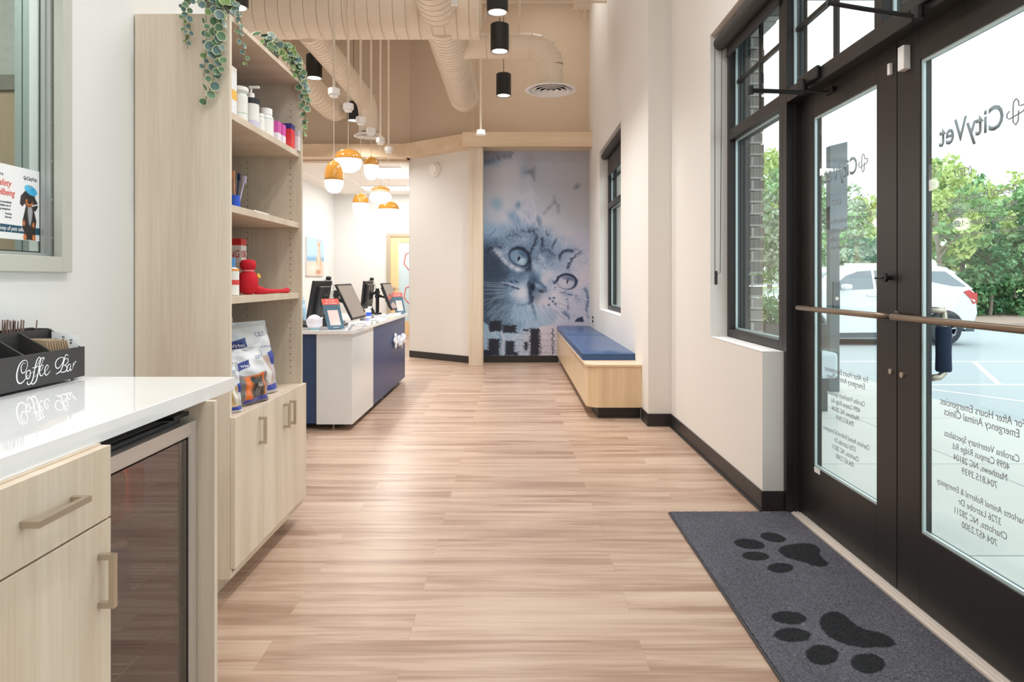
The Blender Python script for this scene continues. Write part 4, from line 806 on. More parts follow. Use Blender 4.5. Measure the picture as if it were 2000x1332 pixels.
plant('trailing_plant', 'second trailing plant at the far end on top of the shelf unit', (-1.15, 3.18, T2), [
    ([top2, at(556, 92, 3.2), at(572, 120, 3.28), at(586, 150, 3.36), at(592, 190, 3.40), at(596, 230, 3.42), at(592, 272, 3.43)], .017), ([top2, at(560, 85, 3.2), at(580, 115, 3.3), at(592, 150, 3.4), at(602, 185, 3.45), at(606, 210, 3.45)], .014),
    ([top2, at(534, 90, 3.1), at(522, 88, 3.05), at(512, 80, 3.05)], .014), ([top2, at(550, 100, 3.15), at(566, 125, 3.22), at(574, 150, 3.3)], .014), ([top2, at(570, 105, 3.25), at(588, 140, 3.35), at(596, 175, 3.42), at(594, 215, 3.43)], .017)], 26, .075, 5)
# ---------------------------------------------------------------- mural: blue duotone close-up of a tabby cat
TONE = """150 150 170 195 195 195 190 188 184 180 176|150 170 195 200 185 190 190 188 184 180 176|200 206 208 206 168 190 190 188 184 180 176|204 208 208 204 194 192 192 188 184 176 176|200 206 208 204 198 194 192 188 184 180 178|198 194 204 200 200 196 192 184 184 182 180|192 198 204 194 202 196 196 190 186 184 182|182 190 198 172 184 190 202 198 192 188 186|168 168 158 146 156 150 168 194 200 194 192|122 128 146 154 166 146 148 160 184 192 194|100 116 164 118 126 152 136 152 160 190 196|94 92 122 166 124 190 152 168 190 192 202|92 90 92 128 120 178 196 186 170 200 206|96 92 108 146 172 84 172 196 204 206 206|96 108 132 188 206 104 170 212 186 200 190|88 98 118 146 186 104 192 208 202 190 192|84 84 100 146 186 170 166 206 202 200 198|60 48 76 136 182 176 186 202 202 202 202|90 80 120 150 180 180 190 200 202 202 202|150 150 160 170 180 185 190 200 202 202 202|150 150 160 170 180 185 190 200 202 202 202"""
def duo(L_):
    L_ = np.asarray(L_, float); k = (0, 50, 90, 130, 170, 205, 230); return np.stack([np.interp(L_, k, v) for v in ((18, 40, 66, 104, 152, 198, 222), (24, 54, 86, 132, 174, 202, 216), (38, 72, 110, 162, 202, 216, 226))], -1)
def paint_mural():
    """blue duotone close-up of a tabby cat: smooth tones first, then fur, markings, eyes, whiskers, scarf"""
    c = Canvas(943, 286, 1154, 698, 1.5, (203, 205, 216)); R0 = c.rng
    T = np.array([[float(q) for q in r.split()] for r in TONE.split('|')]); nr, ncl = T.shape
    def samp(A, X, Y):
        gx = np.clip((X - 943) / 211 * (ncl - 1), 0, ncl - 1.001); gy = np.clip((Y - 286) / 412 * 1332 / 66, 0, nr - 1.001); a_, b_ = gy.astype(int), gx.astype(int); fy, fx = gy - a_, gx - b_; fy, fx = fy * fy * (3 - 2 * fy), fx * fx * (3 - 2 * fx)
        return A[a_, b_] * (1 - fy) * (1 - fx) + A[a_ + 1, b_] * fy * (1 - fx) + A[a_, b_ + 1] * (1 - fy) * fx + A[a_ + 1, b_ + 1] * fy * fx
    wx = 6 * np.sin(c.Y / 17.0) + 3 * np.sin(c.X / 9.0 + c.Y / 13.0); wy = 5 * np.sin(c.X / 15.0 + 1) + 3 * np.sin(c.Y / 8.0 + c.X / 21.0)
    head_y = np.interp(c.X, [943, 956, 975, 990, 1008, 1024, 1040, 1056, 1072, 1088, 1104, 1122, 1140, 1154], [470, 464, 456, 446, 441, 432, 430, 434, 446, 455, 463, 477, 486, 488])
    inh = np.clip((c.Y - head_y) / 10, 0, 1)
    L_ = samp(T, c.X + wx * inh, c.Y + wy * inh); L_ = np.where(inh > .3, np.maximum(L_, 92), L_) + inh * (c.X < 1085) * np.minimum(0, (L_ - 165)) * .08 - inh * 10 * np.clip((1085 - c.X) / 30, 0, 1); c.a[:] = duo(L_)
    warm = (np.clip((c.X - 1030) / 110, 0, 1) * np.clip((470 - c.Y) / 60, 0, 1))[..., None]; c.a += (np.array((190, 182, 182)) - c.a) * warm * .7
    pk = (np.clip((c.X - 1060) / 70, 0, 1) * np.clip((c.Y - 430) / 40, 0, 1))[..., None]; c.a += (c.a * (1.03, .985, .985) - c.a) * pk
    for _ in range(150): x = R0.uniform(943, 1000); y = 306 - (x - 943) * .28 + R0.uniform(-5, 6); c.line([(x, y), (x + R0.uniform(0, 5), y + R0.uniform(3, 8))], .8, (92, 96, 116), .35)
    c.poly([(943, 286), (995, 286), (975, 298), (943, 304)], (150, 140, 146), 5, .6)
    c.ell(970, 394, 9, 10, (140, 176, 206), soft=.9, al=.85); c.ell(1014, 396, 6, 6, (96, 134, 168), .6, soft=.9, al=.9); c.ell(1000, 408, 14, 5, (160, 184, 212), soft=1, al=.6)
    c.ell(952, 446, 18, 12, (140, 172, 204), soft=.8, al=.8); c.line([(943, 456), (955, 456.5), (963, 450), (967, 442)], 1.2, (76, 104, 134), .7, 1.4)
    c.poly([(1026, 328), (1046, 318), (1044, 348), (1037, 334), (1026, 331)], (118, 130, 150), 3.5, .8); c.poly([(1025, 290), (1046, 290), (1046, 322), (1026, 328)], (176, 172, 182), 5, .5)
    for p, w_ in (([(1063, 412), (1073, 401), (1084, 390)], 3.5), ([(1083, 378), (1085, 390)], 2.5), ([(1086, 390), (1092, 398), (1092, 410)], 4)): c.line(p, w_, (132, 132, 152), .6, 3.5)
    c.ell(1129, 358, 6, 3.5, (112, 120, 142), -.6, soft=1.0, al=.85)
    # ear with fine hairs
    c.poly([(1030, 334), (1036, 337), (1043, 350), (1047, 380), (1047, 432), (1016, 432), (1013, 408), (1019, 376), (1025, 340)], (194, 200, 218), 3, .7)
    for _ in range(130): x = R0.uniform(1014, 1044); y = R0.uniform(345, 428); c.line([(x, y), (x + R0.uniform(2, 8), y + R0.uniform(8, 18))], .7, (140, 160, 194) if R0.rand() < .55 else (218, 220, 230), .3, .8)
    c.poly([(993, 412), (1003, 408), (1014, 422), (1022, 440), (1004, 442), (996, 428)], (120, 154, 190), 4, .75); c.ell(984, 440, 8, 7, (134, 166, 198), soft=.9, al=.8)
    for _ in range(90): x = R0.uniform(986, 1034); y = R0.uniform(405, 436); c.line([(x, y), (x + R0.uniform(1, 6), y + R0.uniform(6, 14))], .7, (206, 212, 226) if R0.rand() < .6 else (110, 142, 180), .45, .7)
    c.line([(1046, 410), (1048, 438)], 3, (216, 214, 224), .8, 1.5); c.ell(1053, 427, 4, 8, (104, 130, 162), -.3, soft=.9, al=.85)
    def fdir(x, y):
        dx, dy = x - 1043, y - 562; r = math.hypot(dx, dy) + 1e-6; dx, dy = dx / r, dy / r
        if y > 585: dx, dy = dx * .8 + (-.35 if x < 1040 else .25), abs(dy) + .45; r = math.hypot(dx, dy); dx, dy = dx / r, dy / r
        return dx, dy
    def hair(x, y, L_, col, al, wd=.7, jit=.3):
        dx, dy = fdir(x, y); j = R0.uniform(-jit, jit); dx, dy = dx * math.cos(j) - dy * math.sin(j), dx * math.sin(j) + dy * math.cos(j); c.line([(x, y), (x + dx * L_, y + dy * L_)], wd, col, al, .45, True)
    hy = lambda x: np.interp(x, [943, 956, 975, 990, 1008, 1024, 1040, 1056, 1072, 1088, 1104, 1122, 1140, 1154], [470, 464, 456, 446, 441, 432, 430, 434, 446, 455, 463, 477, 486, 488])
    for k in range(15000):
        x = R0.uniform(943, 1154); y = R0.uniform(430, 655)
        if y < hy(x) - 2: continue
        b_ = c.a[min(int((y - 286) * 1.5), c.h - 1), min(int((x - 943) * 1.5), c.w - 1)]; lum = b_.mean(); q = 1 + R0.normal() * (.30 if x < 1075 and y < 600 else .14)
        hair(x, y, R0.uniform(2, 6), duo(np.clip(lum * q + 2, 20, 226)), .42, .7, .5)
    D1 = (34, 46, 66)
    def mark(pts, wd, n=26, col=D1, al=.5, L0=4):
        for k in range(len(pts) - 1):
            ln = math.hypot(pts[k + 1][0] - pts[k][0], pts[k + 1][1] - pts[k][1])
            for _ in range(int(n * ln / 5)):
                t = R0.rand(); x = pts[k][0] * (1 - t) + pts[k + 1][0] * t + R0.normal() * wd * .34; y = pts[k][1] * (1 - t) + pts[k + 1][1] * t + R0.normal() * wd * .34
                hair(x, y, R0.uniform(.6, 1.2) * L0, np.array(col) * R0.uniform(.8, 1.3), min(1, al * 1.25), .8, .35)
    for p, w_, n_ in (([(1036, 494), (1040, 484), (1045, 474), (1048, 462)], 5, 22), ([(1058, 484), (1061, 473), (1058, 462)], 5, 20), ([(1078, 484), (1083, 474), (1088, 464)], 4, 9), ([(1030, 452), (1040, 447), (1046, 456), (1050, 462)], 6, 14), ([(1018, 446), (1026, 450)], 6, 8), ([(1066, 450), (1074, 458)], 5, 8),
                      ([(1054, 492), (1064, 486), (1074, 488), (1081, 494), (1082, 502)], 6, 9), ([(1070, 498), (1078, 505)], 7, 5), ([(1093, 506), (1095, 496), (1102, 489), (1112, 487), (1120, 490)], 4, 22), ([(1109, 525), (1112, 514), (1119, 503)], 4.5, 20), ([(1119, 503), (1128, 496), (1138, 490)], 5, 9), ([(1126, 480), (1134, 492)], 8, 4),
                      ([(990, 462), (1004, 456), (1016, 458)], 8, 6), ([(960, 478), (972, 474), (986, 478)], 7, 5), ([(948, 492), (958, 482), (974, 480), (980, 482)], 4.5, 18), ([(1050, 505), (1058, 512), (1062, 520)], 7, 5), ([(1046, 498), (1052, 506)], 6, 6)):
        mark(p, w_, n_)
    for _ in range(700):
        x = R0.normal(964, 18); y = R0.normal(512 + (x - 962) * .6, 18); hair(x, y, 4, D1, .3, .8)
    for p, w_, n_ in (([(1143, 562), (1149, 574), (1150, 590), (1146, 606)], 5, 14), ([(1100, 610), (1108, 614), (1113, 622)], 5.5, 20), ([(1095, 570), (1108, 573), (1126, 578)], 5, 9), ([(1107, 582), (1110, 596), (1110, 606)], 5, 6), ([(1120, 580), (1138, 592)], 7, 3), ([(1148, 612), (1153, 622)], 5, 8), ([(1080, 548), (1084, 560), (1082, 566)], 5, 6)): mark(p, w_, n_, (58, 80, 120), .5)
    mark([(1022, 524), (1032, 528), (1038, 525)], 5, 18); mark([(1036, 520), (1040, 535), (1038, 548)], 6, 8, (60, 82, 112))
    # pale surround of the left eye, eye itself
    c.line([(966, 482), (976, 492), (986, 507), (998, 519), (1012, 526), (1022, 525)], 6, (196, 204, 222), .6, 4)
    for _ in range(70): t = R0.rand(); x = np.interp(t, [0, .5, 1], [966, 990, 1020]); y = np.interp(t, [0, .5, 1], [483, 511, 526]); c.line([(x, y), (x - R0.uniform(2, 7), y + R0.uniform(1, 5))], .8, (214, 216, 230), .5)
    c.line([(1041, 510), (1046, 520), (1043, 528)], 6, (186, 198, 218), .7, 4)
    c.ell(1014, 500, 23, 18.5, (28, 38, 56), .62, soft=.08); c.ell(1012.5, 502, 18.5, 16, (100, 126, 154), .62, soft=.08); c.ell(1008, 500, 13, 11, (122, 148, 178), .6, soft=.5); c.ell(1019, 508, 8, 9, (166, 192, 214), .5, soft=.6); c.ell(1022, 494, 10, 5, (76, 102, 134), .7, soft=.6)
    c.poly([(1010, 508), (1011, 501), (1015, 496), (1018.5, 495), (1017, 501), (1013, 507)], (20, 28, 44), .5); c.ell(1016, 498, 1.3, 2.4, (170, 196, 220), .4, soft=.4); c.line([(1010, 480), (1022, 483), (1033, 493), (1036, 508), (1034, 522)], 5, (34, 44, 64), .85, 1.6); c.line([(993, 492), (996, 504), (1006, 514), (1020, 518), (1030, 516)], 1.6, (34, 46, 70), .9, .6)
    # right eye
    c.ell(1109, 549, 21, 16.5, (40, 52, 80), .1, soft=.08); c.ell(1107, 550.5, 17.5, 13.5, (172, 180, 204), .1, soft=.1); c.ell(1104, 552, 12, 9, (198, 196, 212), .1, soft=.7); c.ell(1114, 543, 14, 4, (104, 116, 144), .2, soft=.6)
    c.poly([(1108.5, 555), (1108.5, 548), (1111.5, 543), (1111.5, 550)], (26, 34, 54), .5); c.line([(1088, 548), (1095, 539), (1108, 534), (1122, 538), (1129, 548)], 2.6, (40, 52, 78), .9, .8); c.line([(1084, 552), (1090, 546), (1091, 540)], 4, (38, 50, 78), .8, 1)
    # nose bridge, nose and mouth
    c.line([(1042, 528), (1038, 545), (1040, 552)], 7, (72, 96, 130), .6, 4); c.line([(1075, 530), (1064, 545), (1068, 556)], 10, (206, 204, 216), .6, 5)
    c.poly([(1033, 550), (1042, 549), (1055, 552), (1066, 560), (1069, 570), (1062, 572), (1054, 574), (1047, 579), (1041, 583), (1038, 576), (1039, 562)], (86, 110, 142), 1.2); c.ell(1050, 557, 9, 4, (142, 164, 190), .4, soft=.8)
    c.ell(1040, 560, 5, 8, (18, 28, 44), .2, soft=.5); c.ell(1058, 569, 6, 3, (20, 30, 48), .2, soft=.4); c.line([(1040, 551), (1056, 552), (1067, 560), (1069, 569)], 1.5, (46, 64, 92), .7, 1); c.line([(1033, 549), (1040, 556)], 3, (40, 56, 80), .8, 1.5)
    pass
    c.ell(1019, 572, 13, 15, (206, 210, 224), -.3, soft=.6, al=.8); c.ell(1062, 596, 20, 22, (208, 202, 214), soft=.6, al=.85); c.line([(1033, 556), (1036, 572), (1034, 588)], 3.5, (58, 78, 108), .5, 2.2)
    c.line([(1033, 554), (1036, 572), (1037, 584)], 5, (36, 52, 78), .8, 2.5); c.line([(1041, 580), (1039, 588), (1034, 593)], 4.5, (34, 48, 74), .9, 2.0); c.line([(1037, 590), (1041, 600), (1044, 612), (1048, 624)], 3.6, (44, 60, 88), .8, 3); c.line([(1034, 592), (1020, 597), (1004, 596), (990, 590)], 3, (70, 94, 124), .7, 3)
    for x, y in ((998, 549), (1008, 549), (1002, 561), (1010, 563), (990, 556), (984, 550)): c.ell(x, y, 4, 1.6, (52, 70, 98), .35, soft=.7)
    c.line([(980, 550), (996, 554), (1008, 557)], 2.6, (190, 200, 220), .7, 1)
    for x, y in ((1075, 583), (1081, 589), (1073, 596), (1083, 582), (1086, 594)): c.ell(x, y, 2.4, 2, (66, 88, 126), soft=.6)
    # chin fur
    c.ell(1018, 618, 40, 22, (150, 182, 212), .1, soft=.8, al=.75)
    for _ in range(900):
        x = R0.uniform(955, 1075); y = R0.uniform(592, 645); dx = (x - 1030) / 60; L_ = R0.uniform(6, 14); col = (190, 208, 226) if R0.rand() < .55 else (112, 146, 180); c.line([(x, y), (x + dx * L_ * .9, y + L_)], .8, col, .38, .6, True)
    for _ in range(260): x = R0.uniform(943, 1000); y = R0.uniform(575, 640); c.line([(x, y), (x - 9, y + R0.uniform(3, 11))], .8, (96, 124, 150) if R0.rand() < .6 else (50, 70, 92), .5)
    for p in (([(982, 553), (943, 550)]), ([(985, 560), (943, 558)]), ([(986, 566), (943, 565)]), ([(984, 571), (943, 574)]), ([(990, 578), (966, 584), (945, 596)]), ([(982, 557), (943, 554)]), ([(986, 575), (943, 588)])): c.line(p, .8, (206, 216, 228), .7, .5)
    for p in (([(1076, 602), (1090, 612), (1103, 624)]), ([(1084, 596), (1102, 606), (1120, 616), (1140, 624)]), ([(1090, 590), (1120, 604)])): c.line(p, .7, (90, 108, 140), .7, .4)
    # knitted scarf
    lo = c.Y > np.interp(c.X, [943, 958, 975, 990, 1010, 1030, 1056, 1080, 1154], [630, 642, 652, 650, 655, 650, 640, 636, 632]); base = np.array((150, 184, 212)) + (np.array((200, 194, 208)) - np.array((150, 184, 212))) * np.clip((c.X - 980) / 70, 0, 1)[..., None]
    c.a[lo] = base[lo]
    for k in range(3200):
        x = R0.uniform(943, 1154); y = R0.uniform(645, 698); v = (x - 943) / 120; c.line([(x, y), (x + R0.uniform(-1, 1), y + R0.uniform(2, 5))], .7, (214, 218, 230) if R0.rand() < .5 else (124, 150, 184) if x < 1040 else (170, 168, 190), .4)
    for yy in (653, 666, 677, 690):
        for k in range(60): c.ell(1008 + k * 2.5, yy + .06 * k, .6, .9, (86, 94, 118), soft=.4, al=.7)
    BK = (36, 40, 54)
    for x0, y0, x1, y1 in ((956, 628, 977, 649), (984, 637, 1006, 652), (954, 664, 973, 698), (988, 668, 1003, 697), (1037, 643, 1052, 698), (1024, 645, 1031, 649), (1025, 670, 1030, 687), (943, 686, 956, 698), (1003, 690, 1010, 697)):
        c.poly([(x0, y0), (x1, y0), (x1 + R0.uniform(-1, 2), y1), (x0 - R0.uniform(-1, 2), y1)], BK, .8, .95, jag=2.0)
        for _ in range(int((x1 - x0) + (y1 - y0))):
            s_ = R0.rand() < .5; x = (x0 if s_ else x1); y = R0.uniform(y0, y1); c.line([(x, y), (x + (-4 if s_ else 4), y + R0.uniform(-2, 2))], 1, BK, .8, .4, True)
    for y in range(644, 696, 4): c.line([(1052, y), (1052 + R0.uniform(2, 8), y + 3)], 1.8, BK, .75, .6); c.line([(1080 + 2 * math.sin(y), y), (1082 - 2.5 * math.sin(y * 2), y + 4)], 1.8, (52, 58, 84), .8, .6)
    c.line([(978, 650), (983, 664), (979, 678), (984, 694)], 4, (196, 200, 220), .8, 1.5); c.line([(975, 655), (980, 668), (976, 684)], 1.2, (70, 80, 104), .7)
    c.poly([(1124, 630), (1128, 624), (1140, 619), (1143, 630)], (40, 50, 76), 1.2, .9)
    c.a += R0.normal(0, 2.0, c.a.shape[:2])[..., None]
    return c
mu = paint_mural()
mo = thing('wall_mural', 'tall blue toned wall mural of a tabby cat face above a knitted scarf', 'wall mural', (0.33, YF, 0.1))
mu.grid('mural_print', lambda u, v: (-0.433 + u * (XR2 + 0.433), YF - 0.004 + 0 * u, 3.085 - v * 2.985), mat_vcol('mural_print', 0.5, spec=0.3), mo)

# ---------------------------------------------------------------- bench with blue cushions
bn = thing('bench', 'built-in pale wood bench with rounded corner under the far window', 'bench', (0.86, 8.0, 0))
bx0, by0, by1 = 0.635, 5.885, YF - 0.012
def bpoly(x0, y0, r, z):
    return [Vector((XR2 - 0.001, y0, z)), Vector((XR2 - 0.001, by1, z)), Vector((x0, by1, z)), Vector((x0, y0 + r, z))] + [Vector((x0 + r - r * math.cos(t), y0 + r - r * math.sin(t), z)) for t in [math.pi / 2 * k / 8 for k in range(1, 9)]]
MB().slab(bpoly(bx0, by0, 0.11, 0.10), (0, 0, 0.352)).build('bench_body', WOODB, bn)
MB().slab(bpoly(bx0 - 0.012, by0 - 0.012, 0.115, 0.4525), (0, 0, 0.019)).build('bench_top', WOODM, bn, bevel=0.002)
MB().box(0.735, 5.95, 0, XR2 - 0.002, by1, 0.10).build('toe_kick', BASE, bn)
for k, (y0, y1, lb) in enumerate(((6.20, 8.19, 'blue vinyl bench cushion, the nearer of the two'), (8.20, by1 - 0.01, 'blue vinyl bench cushion, the farther one against the cat mural'))):
    cu = thing('bench_cushion', lb, 'cushion', (0.865, (y0 + y1) / 2, 0.472))
    nx, ny = 14, 26; x0, x1 = 0.632, XR2 - 0.004; m = MB(); V_ = []
    def prof(u): return 1 - abs(2 * u - 1) ** 7
    for j in range(ny + 1):
        for i in range(nx + 1):
            u, v = i / nx, j / ny; e_ = min(prof(u), 1) * min(1, prof(v)); V_.append((x0 + (x1 - x0) * u, y0 + (y1 - y0) * v, 0.4725 + 0.058 + 0.016 * e_ ** .5 + 0.004 * math.sin(v * 9 + u * 3) * e_))
    m.add(V_, [(j * (nx + 1) + i, j * (nx + 1) + i + 1, (j + 1) * (nx + 1) + i + 1, (j + 1) * (nx + 1) + i) for j in range(ny) for i in range(nx)])
    rim = [i for i in range(nx + 1)] + [j * (nx + 1) + nx for j in range(1, ny + 1)] + [ny * (nx + 1) + i for i in range(nx - 1, -1, -1)] + [j * (nx + 1) for j in range(ny - 1, 0, -1)]
    n0 = len(m.v); m.v += [(m.v[i][0], m.v[i][1], 0.4725) for i in rim]; K_ = len(rim)
    m.f += [(rim[q], n0 + q, n0 + (q + 1) % K_, rim[(q + 1) % K_]) for q in range(K_)] + [tuple(n0 + q for q in range(K_))]; m.m += [0] * (K_ + 1)
    m.build('cushion_cover', BLUEV, cu, bevel=0.006)
    z = 0.4725 + 0.058; MB().tube([(x0, y0, z), (x1, y0, z), (x1, y1, z), (x0, y1, z), (x0, y0, z)], 0.0035, 6).build('piping', mat('blue_piping', (70, 112, 160), 0.4), cu)
ou = thing('wall_outlet', 'small dark wall outlet between the bench and the far window', 'outlet', (XR2, 9.4, 0.63))
MB().box(XR2 - 0.006, 9.36, 0.60, XR2, 9.43, 0.72).build('cover_plate', WHITE, ou, bevel=0.002)
MB().box(XR2 - 0.02, 9.375, 0.615, XR2 - 0.006, 9.415, 0.65).box(XR2 - 0.02, 9.375, 0.67, XR2 - 0.006, 9.415, 0.705).build('black_plug', BLACK, ou)

# ---------------------------------------------------------------- reception desk
dk = thing('reception_desk', 'reception desk with white wrapped end, navy front panel and white quartz top', 'reception desk', (-1.7, 6.8, 0))
WL = mat('gloss_white_laminate', (224, 228, 230), 0.16, coat=0.2)
MB().box(-1.574, 5.45, 0.047, -1.288, 6.27, 0.769).build('end_panel', WL, dk, bevel=0.001)
MB().box(-1.60, 6.271, 0.05, -1.289, 8.10, 0.762).build('front_panel', NAVY, dk, bevel=0.001)
MB().box(-2.15, 5.475, 0.05, -1.5745, 5.50, 0.769).build('navy_end_panel', mat('deep_blue_laminate', (40, 64, 104), 0.4), dk)
MB().box(-2.15, 5.5, 0.769 - 0.72, -2.12, 8.08, 0.769).box(-2.12, 8.06, 0.05, -1.60, 8.09, 0.769).build('back_panel', WL, dk)
MB().box(-2.16, 5.415, 0.77, -1.272, 8.25, 0.80).build('desk_top', QUARTZ, dk, bevel=0.002)
MB().box(-2.05, 5.62, 0, -1.40, 8.0, 0.048).build('toe_kick', BASE, dk)
for k, (x, y) in enumerate(((-1.456, 5.52), (-2.05, 5.53), (-1.33, 6.9), (-1.33, 7.9))): MB().lathe([(0.016, 0), (0.016, 0.006), (0.005, 0.008), (0.005, 0.047)], (x, y, 0), 12).build('levelling_foot', NICKEL, dk)
lg = thing('wall_sign', 'raised white three-dimensional lettering and cross emblem on the navy desk front', 'sign', (-1.28, 7.6, 0.52))
WG = mat('white_acrylic', (240, 242, 250), 0.35)
t_ = text('raised_lettering', 'CityVet', (-1.262, 7.70, 0.475), (0, 1, 0), Z, WG, lg, height=0.115, width=0.50, depth=0.026, bold=0.012)
k_ = 0.075; MB().tube([Vector((-1.27, 7.345 - p[0] * k_, 0.545 + p[1] * k_)) for p in LOGO], 0.012, 8).build('cross_emblem', WG, lg)

# things on the desk
TZ = 0.8005
df = thing('diffuser', 'white round ball shaped aroma diffuser at the near left of the desk', 'diffuser', (-1.62, 5.55, TZ))
MB().lathe([(0.036, 0.010), (0.052, 0.022), (0.061, 0.046), (0.062, 0.062), (0.056, 0.085), (0.040, 0.104), (0.02, 0.114), (0.004, 0.118), (0, 0.120)], (-1.62, 5.55, TZ), 32).build('diffuser_shell', mat('pearl_white', (234, 230, 238), 0.4), df, smooth=True)
MB().lathe([(0.034, 0), (0.037, 0.003), (0.037, 0.011), (0.034, 0.011)], (-1.62, 5.55, TZ), 24, cap=False).build('base_ring', mat('aqua_glow_plastic', (170, 220, 226), 0.4), df)
def sign_stand(name, label, bl, br, h, lean, hfrac=.20):
    o = thing(name, label, 'sign', ((bl[0] + br[0]) / 2, (bl[1] + br[1]) / 2, TZ)); a = Vector((*bl, TZ + .003)); b2 = Vector((*br, TZ + .003)); xd = (b2 - a).normalized(); up = Vector((-lean, 0, h)).normalized(); W_ = (b2 - a).length; n = xd.cross(up).normalized(); Hh = math.hypot(h, lean)
    def P_(u, v): return a + xd * W_ * u + up * Hh * v
    TQ = mat('slate_teal_print', (78, 112, 132), 0.4); CO = mat('coral_print', (236, 106, 92), 0.4)
    MB().slab([P_(0, 0), P_(1, 0), P_(1, 1), P_(0, 1)], n * -.004).build('sign_board', TQ, o)
    MB().slab([P_(0, 1 - hfrac) + n * .0002, P_(1, 1 - hfrac) + n * .0002, P_(1, 1) + n * .0002, P_(0, 1) + n * .0002], n * .0006).build('coral_header', CO, o)
    MB().slab([P_(.2, .12), P_(.82, .12), P_(.82, .62), P_(.2, .62)], n * .0012).build('pale_panel', mat('pale_pink_print', (240, 214, 212), 0.5), o)
    f = P_(.5, .35) - n * .004; MB().slab([P_(.1, 0) - n * .005, P_(.9, 0) - n * .005, P_(.9, 0) - n * .075, P_(.1, 0) - n * .075], (0, 0, .003)).build('easel_foot', mat('clear_acrylic', (210, 220, 226), 0.15), o)
    join_text('sign_lettering', [('We Value', P_(.5, .915) + n * .0015, xd, up, dict(height=Hh * .05, width=W_ * .55)), ('Your Feedback', P_(.5, .835) + n * .0015, xd, up, dict(height=Hh * .05, width=W_ * .75)), ('CityVet', P_(.5, .035) + n * .0015, xd, up, dict(height=Hh * .035, width=W_ * .35))], Wt, o)
    return o
sign_stand('counter_sign', 'small teal and coral feedback sign leaning at the near end of the desk', (-1.495, 5.50), (-1.385, 5.60), 0.245, 0.055)
sign_stand('counter_sign', 'small teal and coral sign at the far end of the desk beside the second monitor', (-1.40, 8.12), (-1.30, 8.22), 0.245, 0.045)
SCR = mat('dark_reflective_screen', (92, 82, 76), 0.08, spec=0.9, coat=0.6)
def monitor(label, pb0, pb1, pt0, pt1, thick, front, arm=None, vesa=True):
    """pb/pt bottom and top edge points of the screen plane; front = +1 if the screen looks along +X"""
    o = thing('monitor', label, 'monitor', ((pb0[0]), (pb0[1] + pb1[1]) / 2, TZ)); A_, B_, C_, D_ = Vector(pb0), Vector(pb1), Vector(pt1), Vector(pt0)
    n = (B_ - A_).cross(D_ - A_).normalized(); n = n if n.x * front > 0 else -n
    MB().slab([A_, B_, C_, D_], n * -thick).build('monitor_case', BLACK, o, bevel=0.003)
    e = 0.03
    def mix(u, v): return A_ + (B_ - A_) * u + (D_ - A_) * v + n * .0008
    MB().slab([mix(e, e * 1.6), mix(1 - e, e * 1.6), mix(1 - e, 1 - e * 1.6), mix(e, 1 - e * 1.6)], n * .0006).build('screen', SCR, o)
    ctr = (A_ + C_) / 2 - n * thick; u_ = (B_ - A_).normalized(); v_ = (D_ - A_).normalized(); q = lambda a_, b_: ctr + u_ * a_ + v_ * b_
    MB().slab([q(-.17, -.13), q(.17, -.13), q(.17, .13), q(-.17, .13)], n * -.035).slab([q(-.055, -.055) - n * .035, q(.055, -.055) - n * .035, q(.055, .055) - n * .035, q(-.055, .055) - n * .035], n * -.012).build('back_housing', mat('dark_grey_plastic', (52, 52, 52), 0.4), o, bevel=0.01)
    return o, ctr - n * .045
m1, c1 = monitor('tilted customer monitor facing the aisle, nearest on the desk', (-1.517, 6.45, 0.825), (-1.517, 7.05, 0.825), (-1.677, 6.45, 1.162), (-1.677, 7.05, 1.165), 0.02, 1)
m2, c2 = monitor('tilted customer monitor facing the aisle at the far end of the desk', (-1.385, 7.80, 0.857), (-1.385, 8.38, 0.857), (-1.508, 7.80, 1.166), (-1.508, 8.38, 1.166), 0.02, 1)
m3, c3 = monitor('staff monitor seen from behind at the near end of the desk, webcam on top', (-1.865, 6.12, 0.845), (-1.865, 6.72, 0.845), (-1.805, 6.12, 1.195), (-1.805, 6.72, 1.195), 0.022, -1)
m4, c4 = monitor('staff monitor seen from behind at the far end of the desk, webcam on top', (-1.80, 8.0, 0.86), (-1.80, 8.5, 0.86), (-1.765, 8.0, 1.19), (-1.765, 8.5, 1.19), 0.022, -1)
def stand(label, px_, py_, ends):
    o = thing('monitor_mount', label, 'monitor mount', (px_, py_, TZ))
    MB().lathe([(0.05, 0), (0.05, 0.012), (0.026, 0.018), (0.021, 0.02), (0.021, 0.30), (0.0, 0.30)], (px_, py_, TZ), 20).lathe([(0.03, 0.24), (0.03, 0.27)], (px_, py_, TZ), 16).lathe([(0.03, 0.19), (0.03, 0.22)], (px_, py_, TZ), 16).build('post', BLACK, o)
    for e, z in ends:
        a = Vector((px_, py_, z)); e = Vector(e); md = (a + e) / 2 + Vector((0, -.05, 0)); MB().tube([a, md], .016, 10).tube([md, Vector((e.x, e.y, e.z))], .012, 10).tube([e + Vector((0, 0, -.04)), e + Vector((0, 0, .04))], .014, 10).build('arm', BLACK, o)
    return o
stand('black post with two arms holding the near pair of monitors', -1.72, 6.62, [(c1, 1.03), (c3, 1.0)])
stand('black post with two arms holding the far pair of monitors', -1.62, 8.12, [(c2, 1.03), (c4, 1.06)])
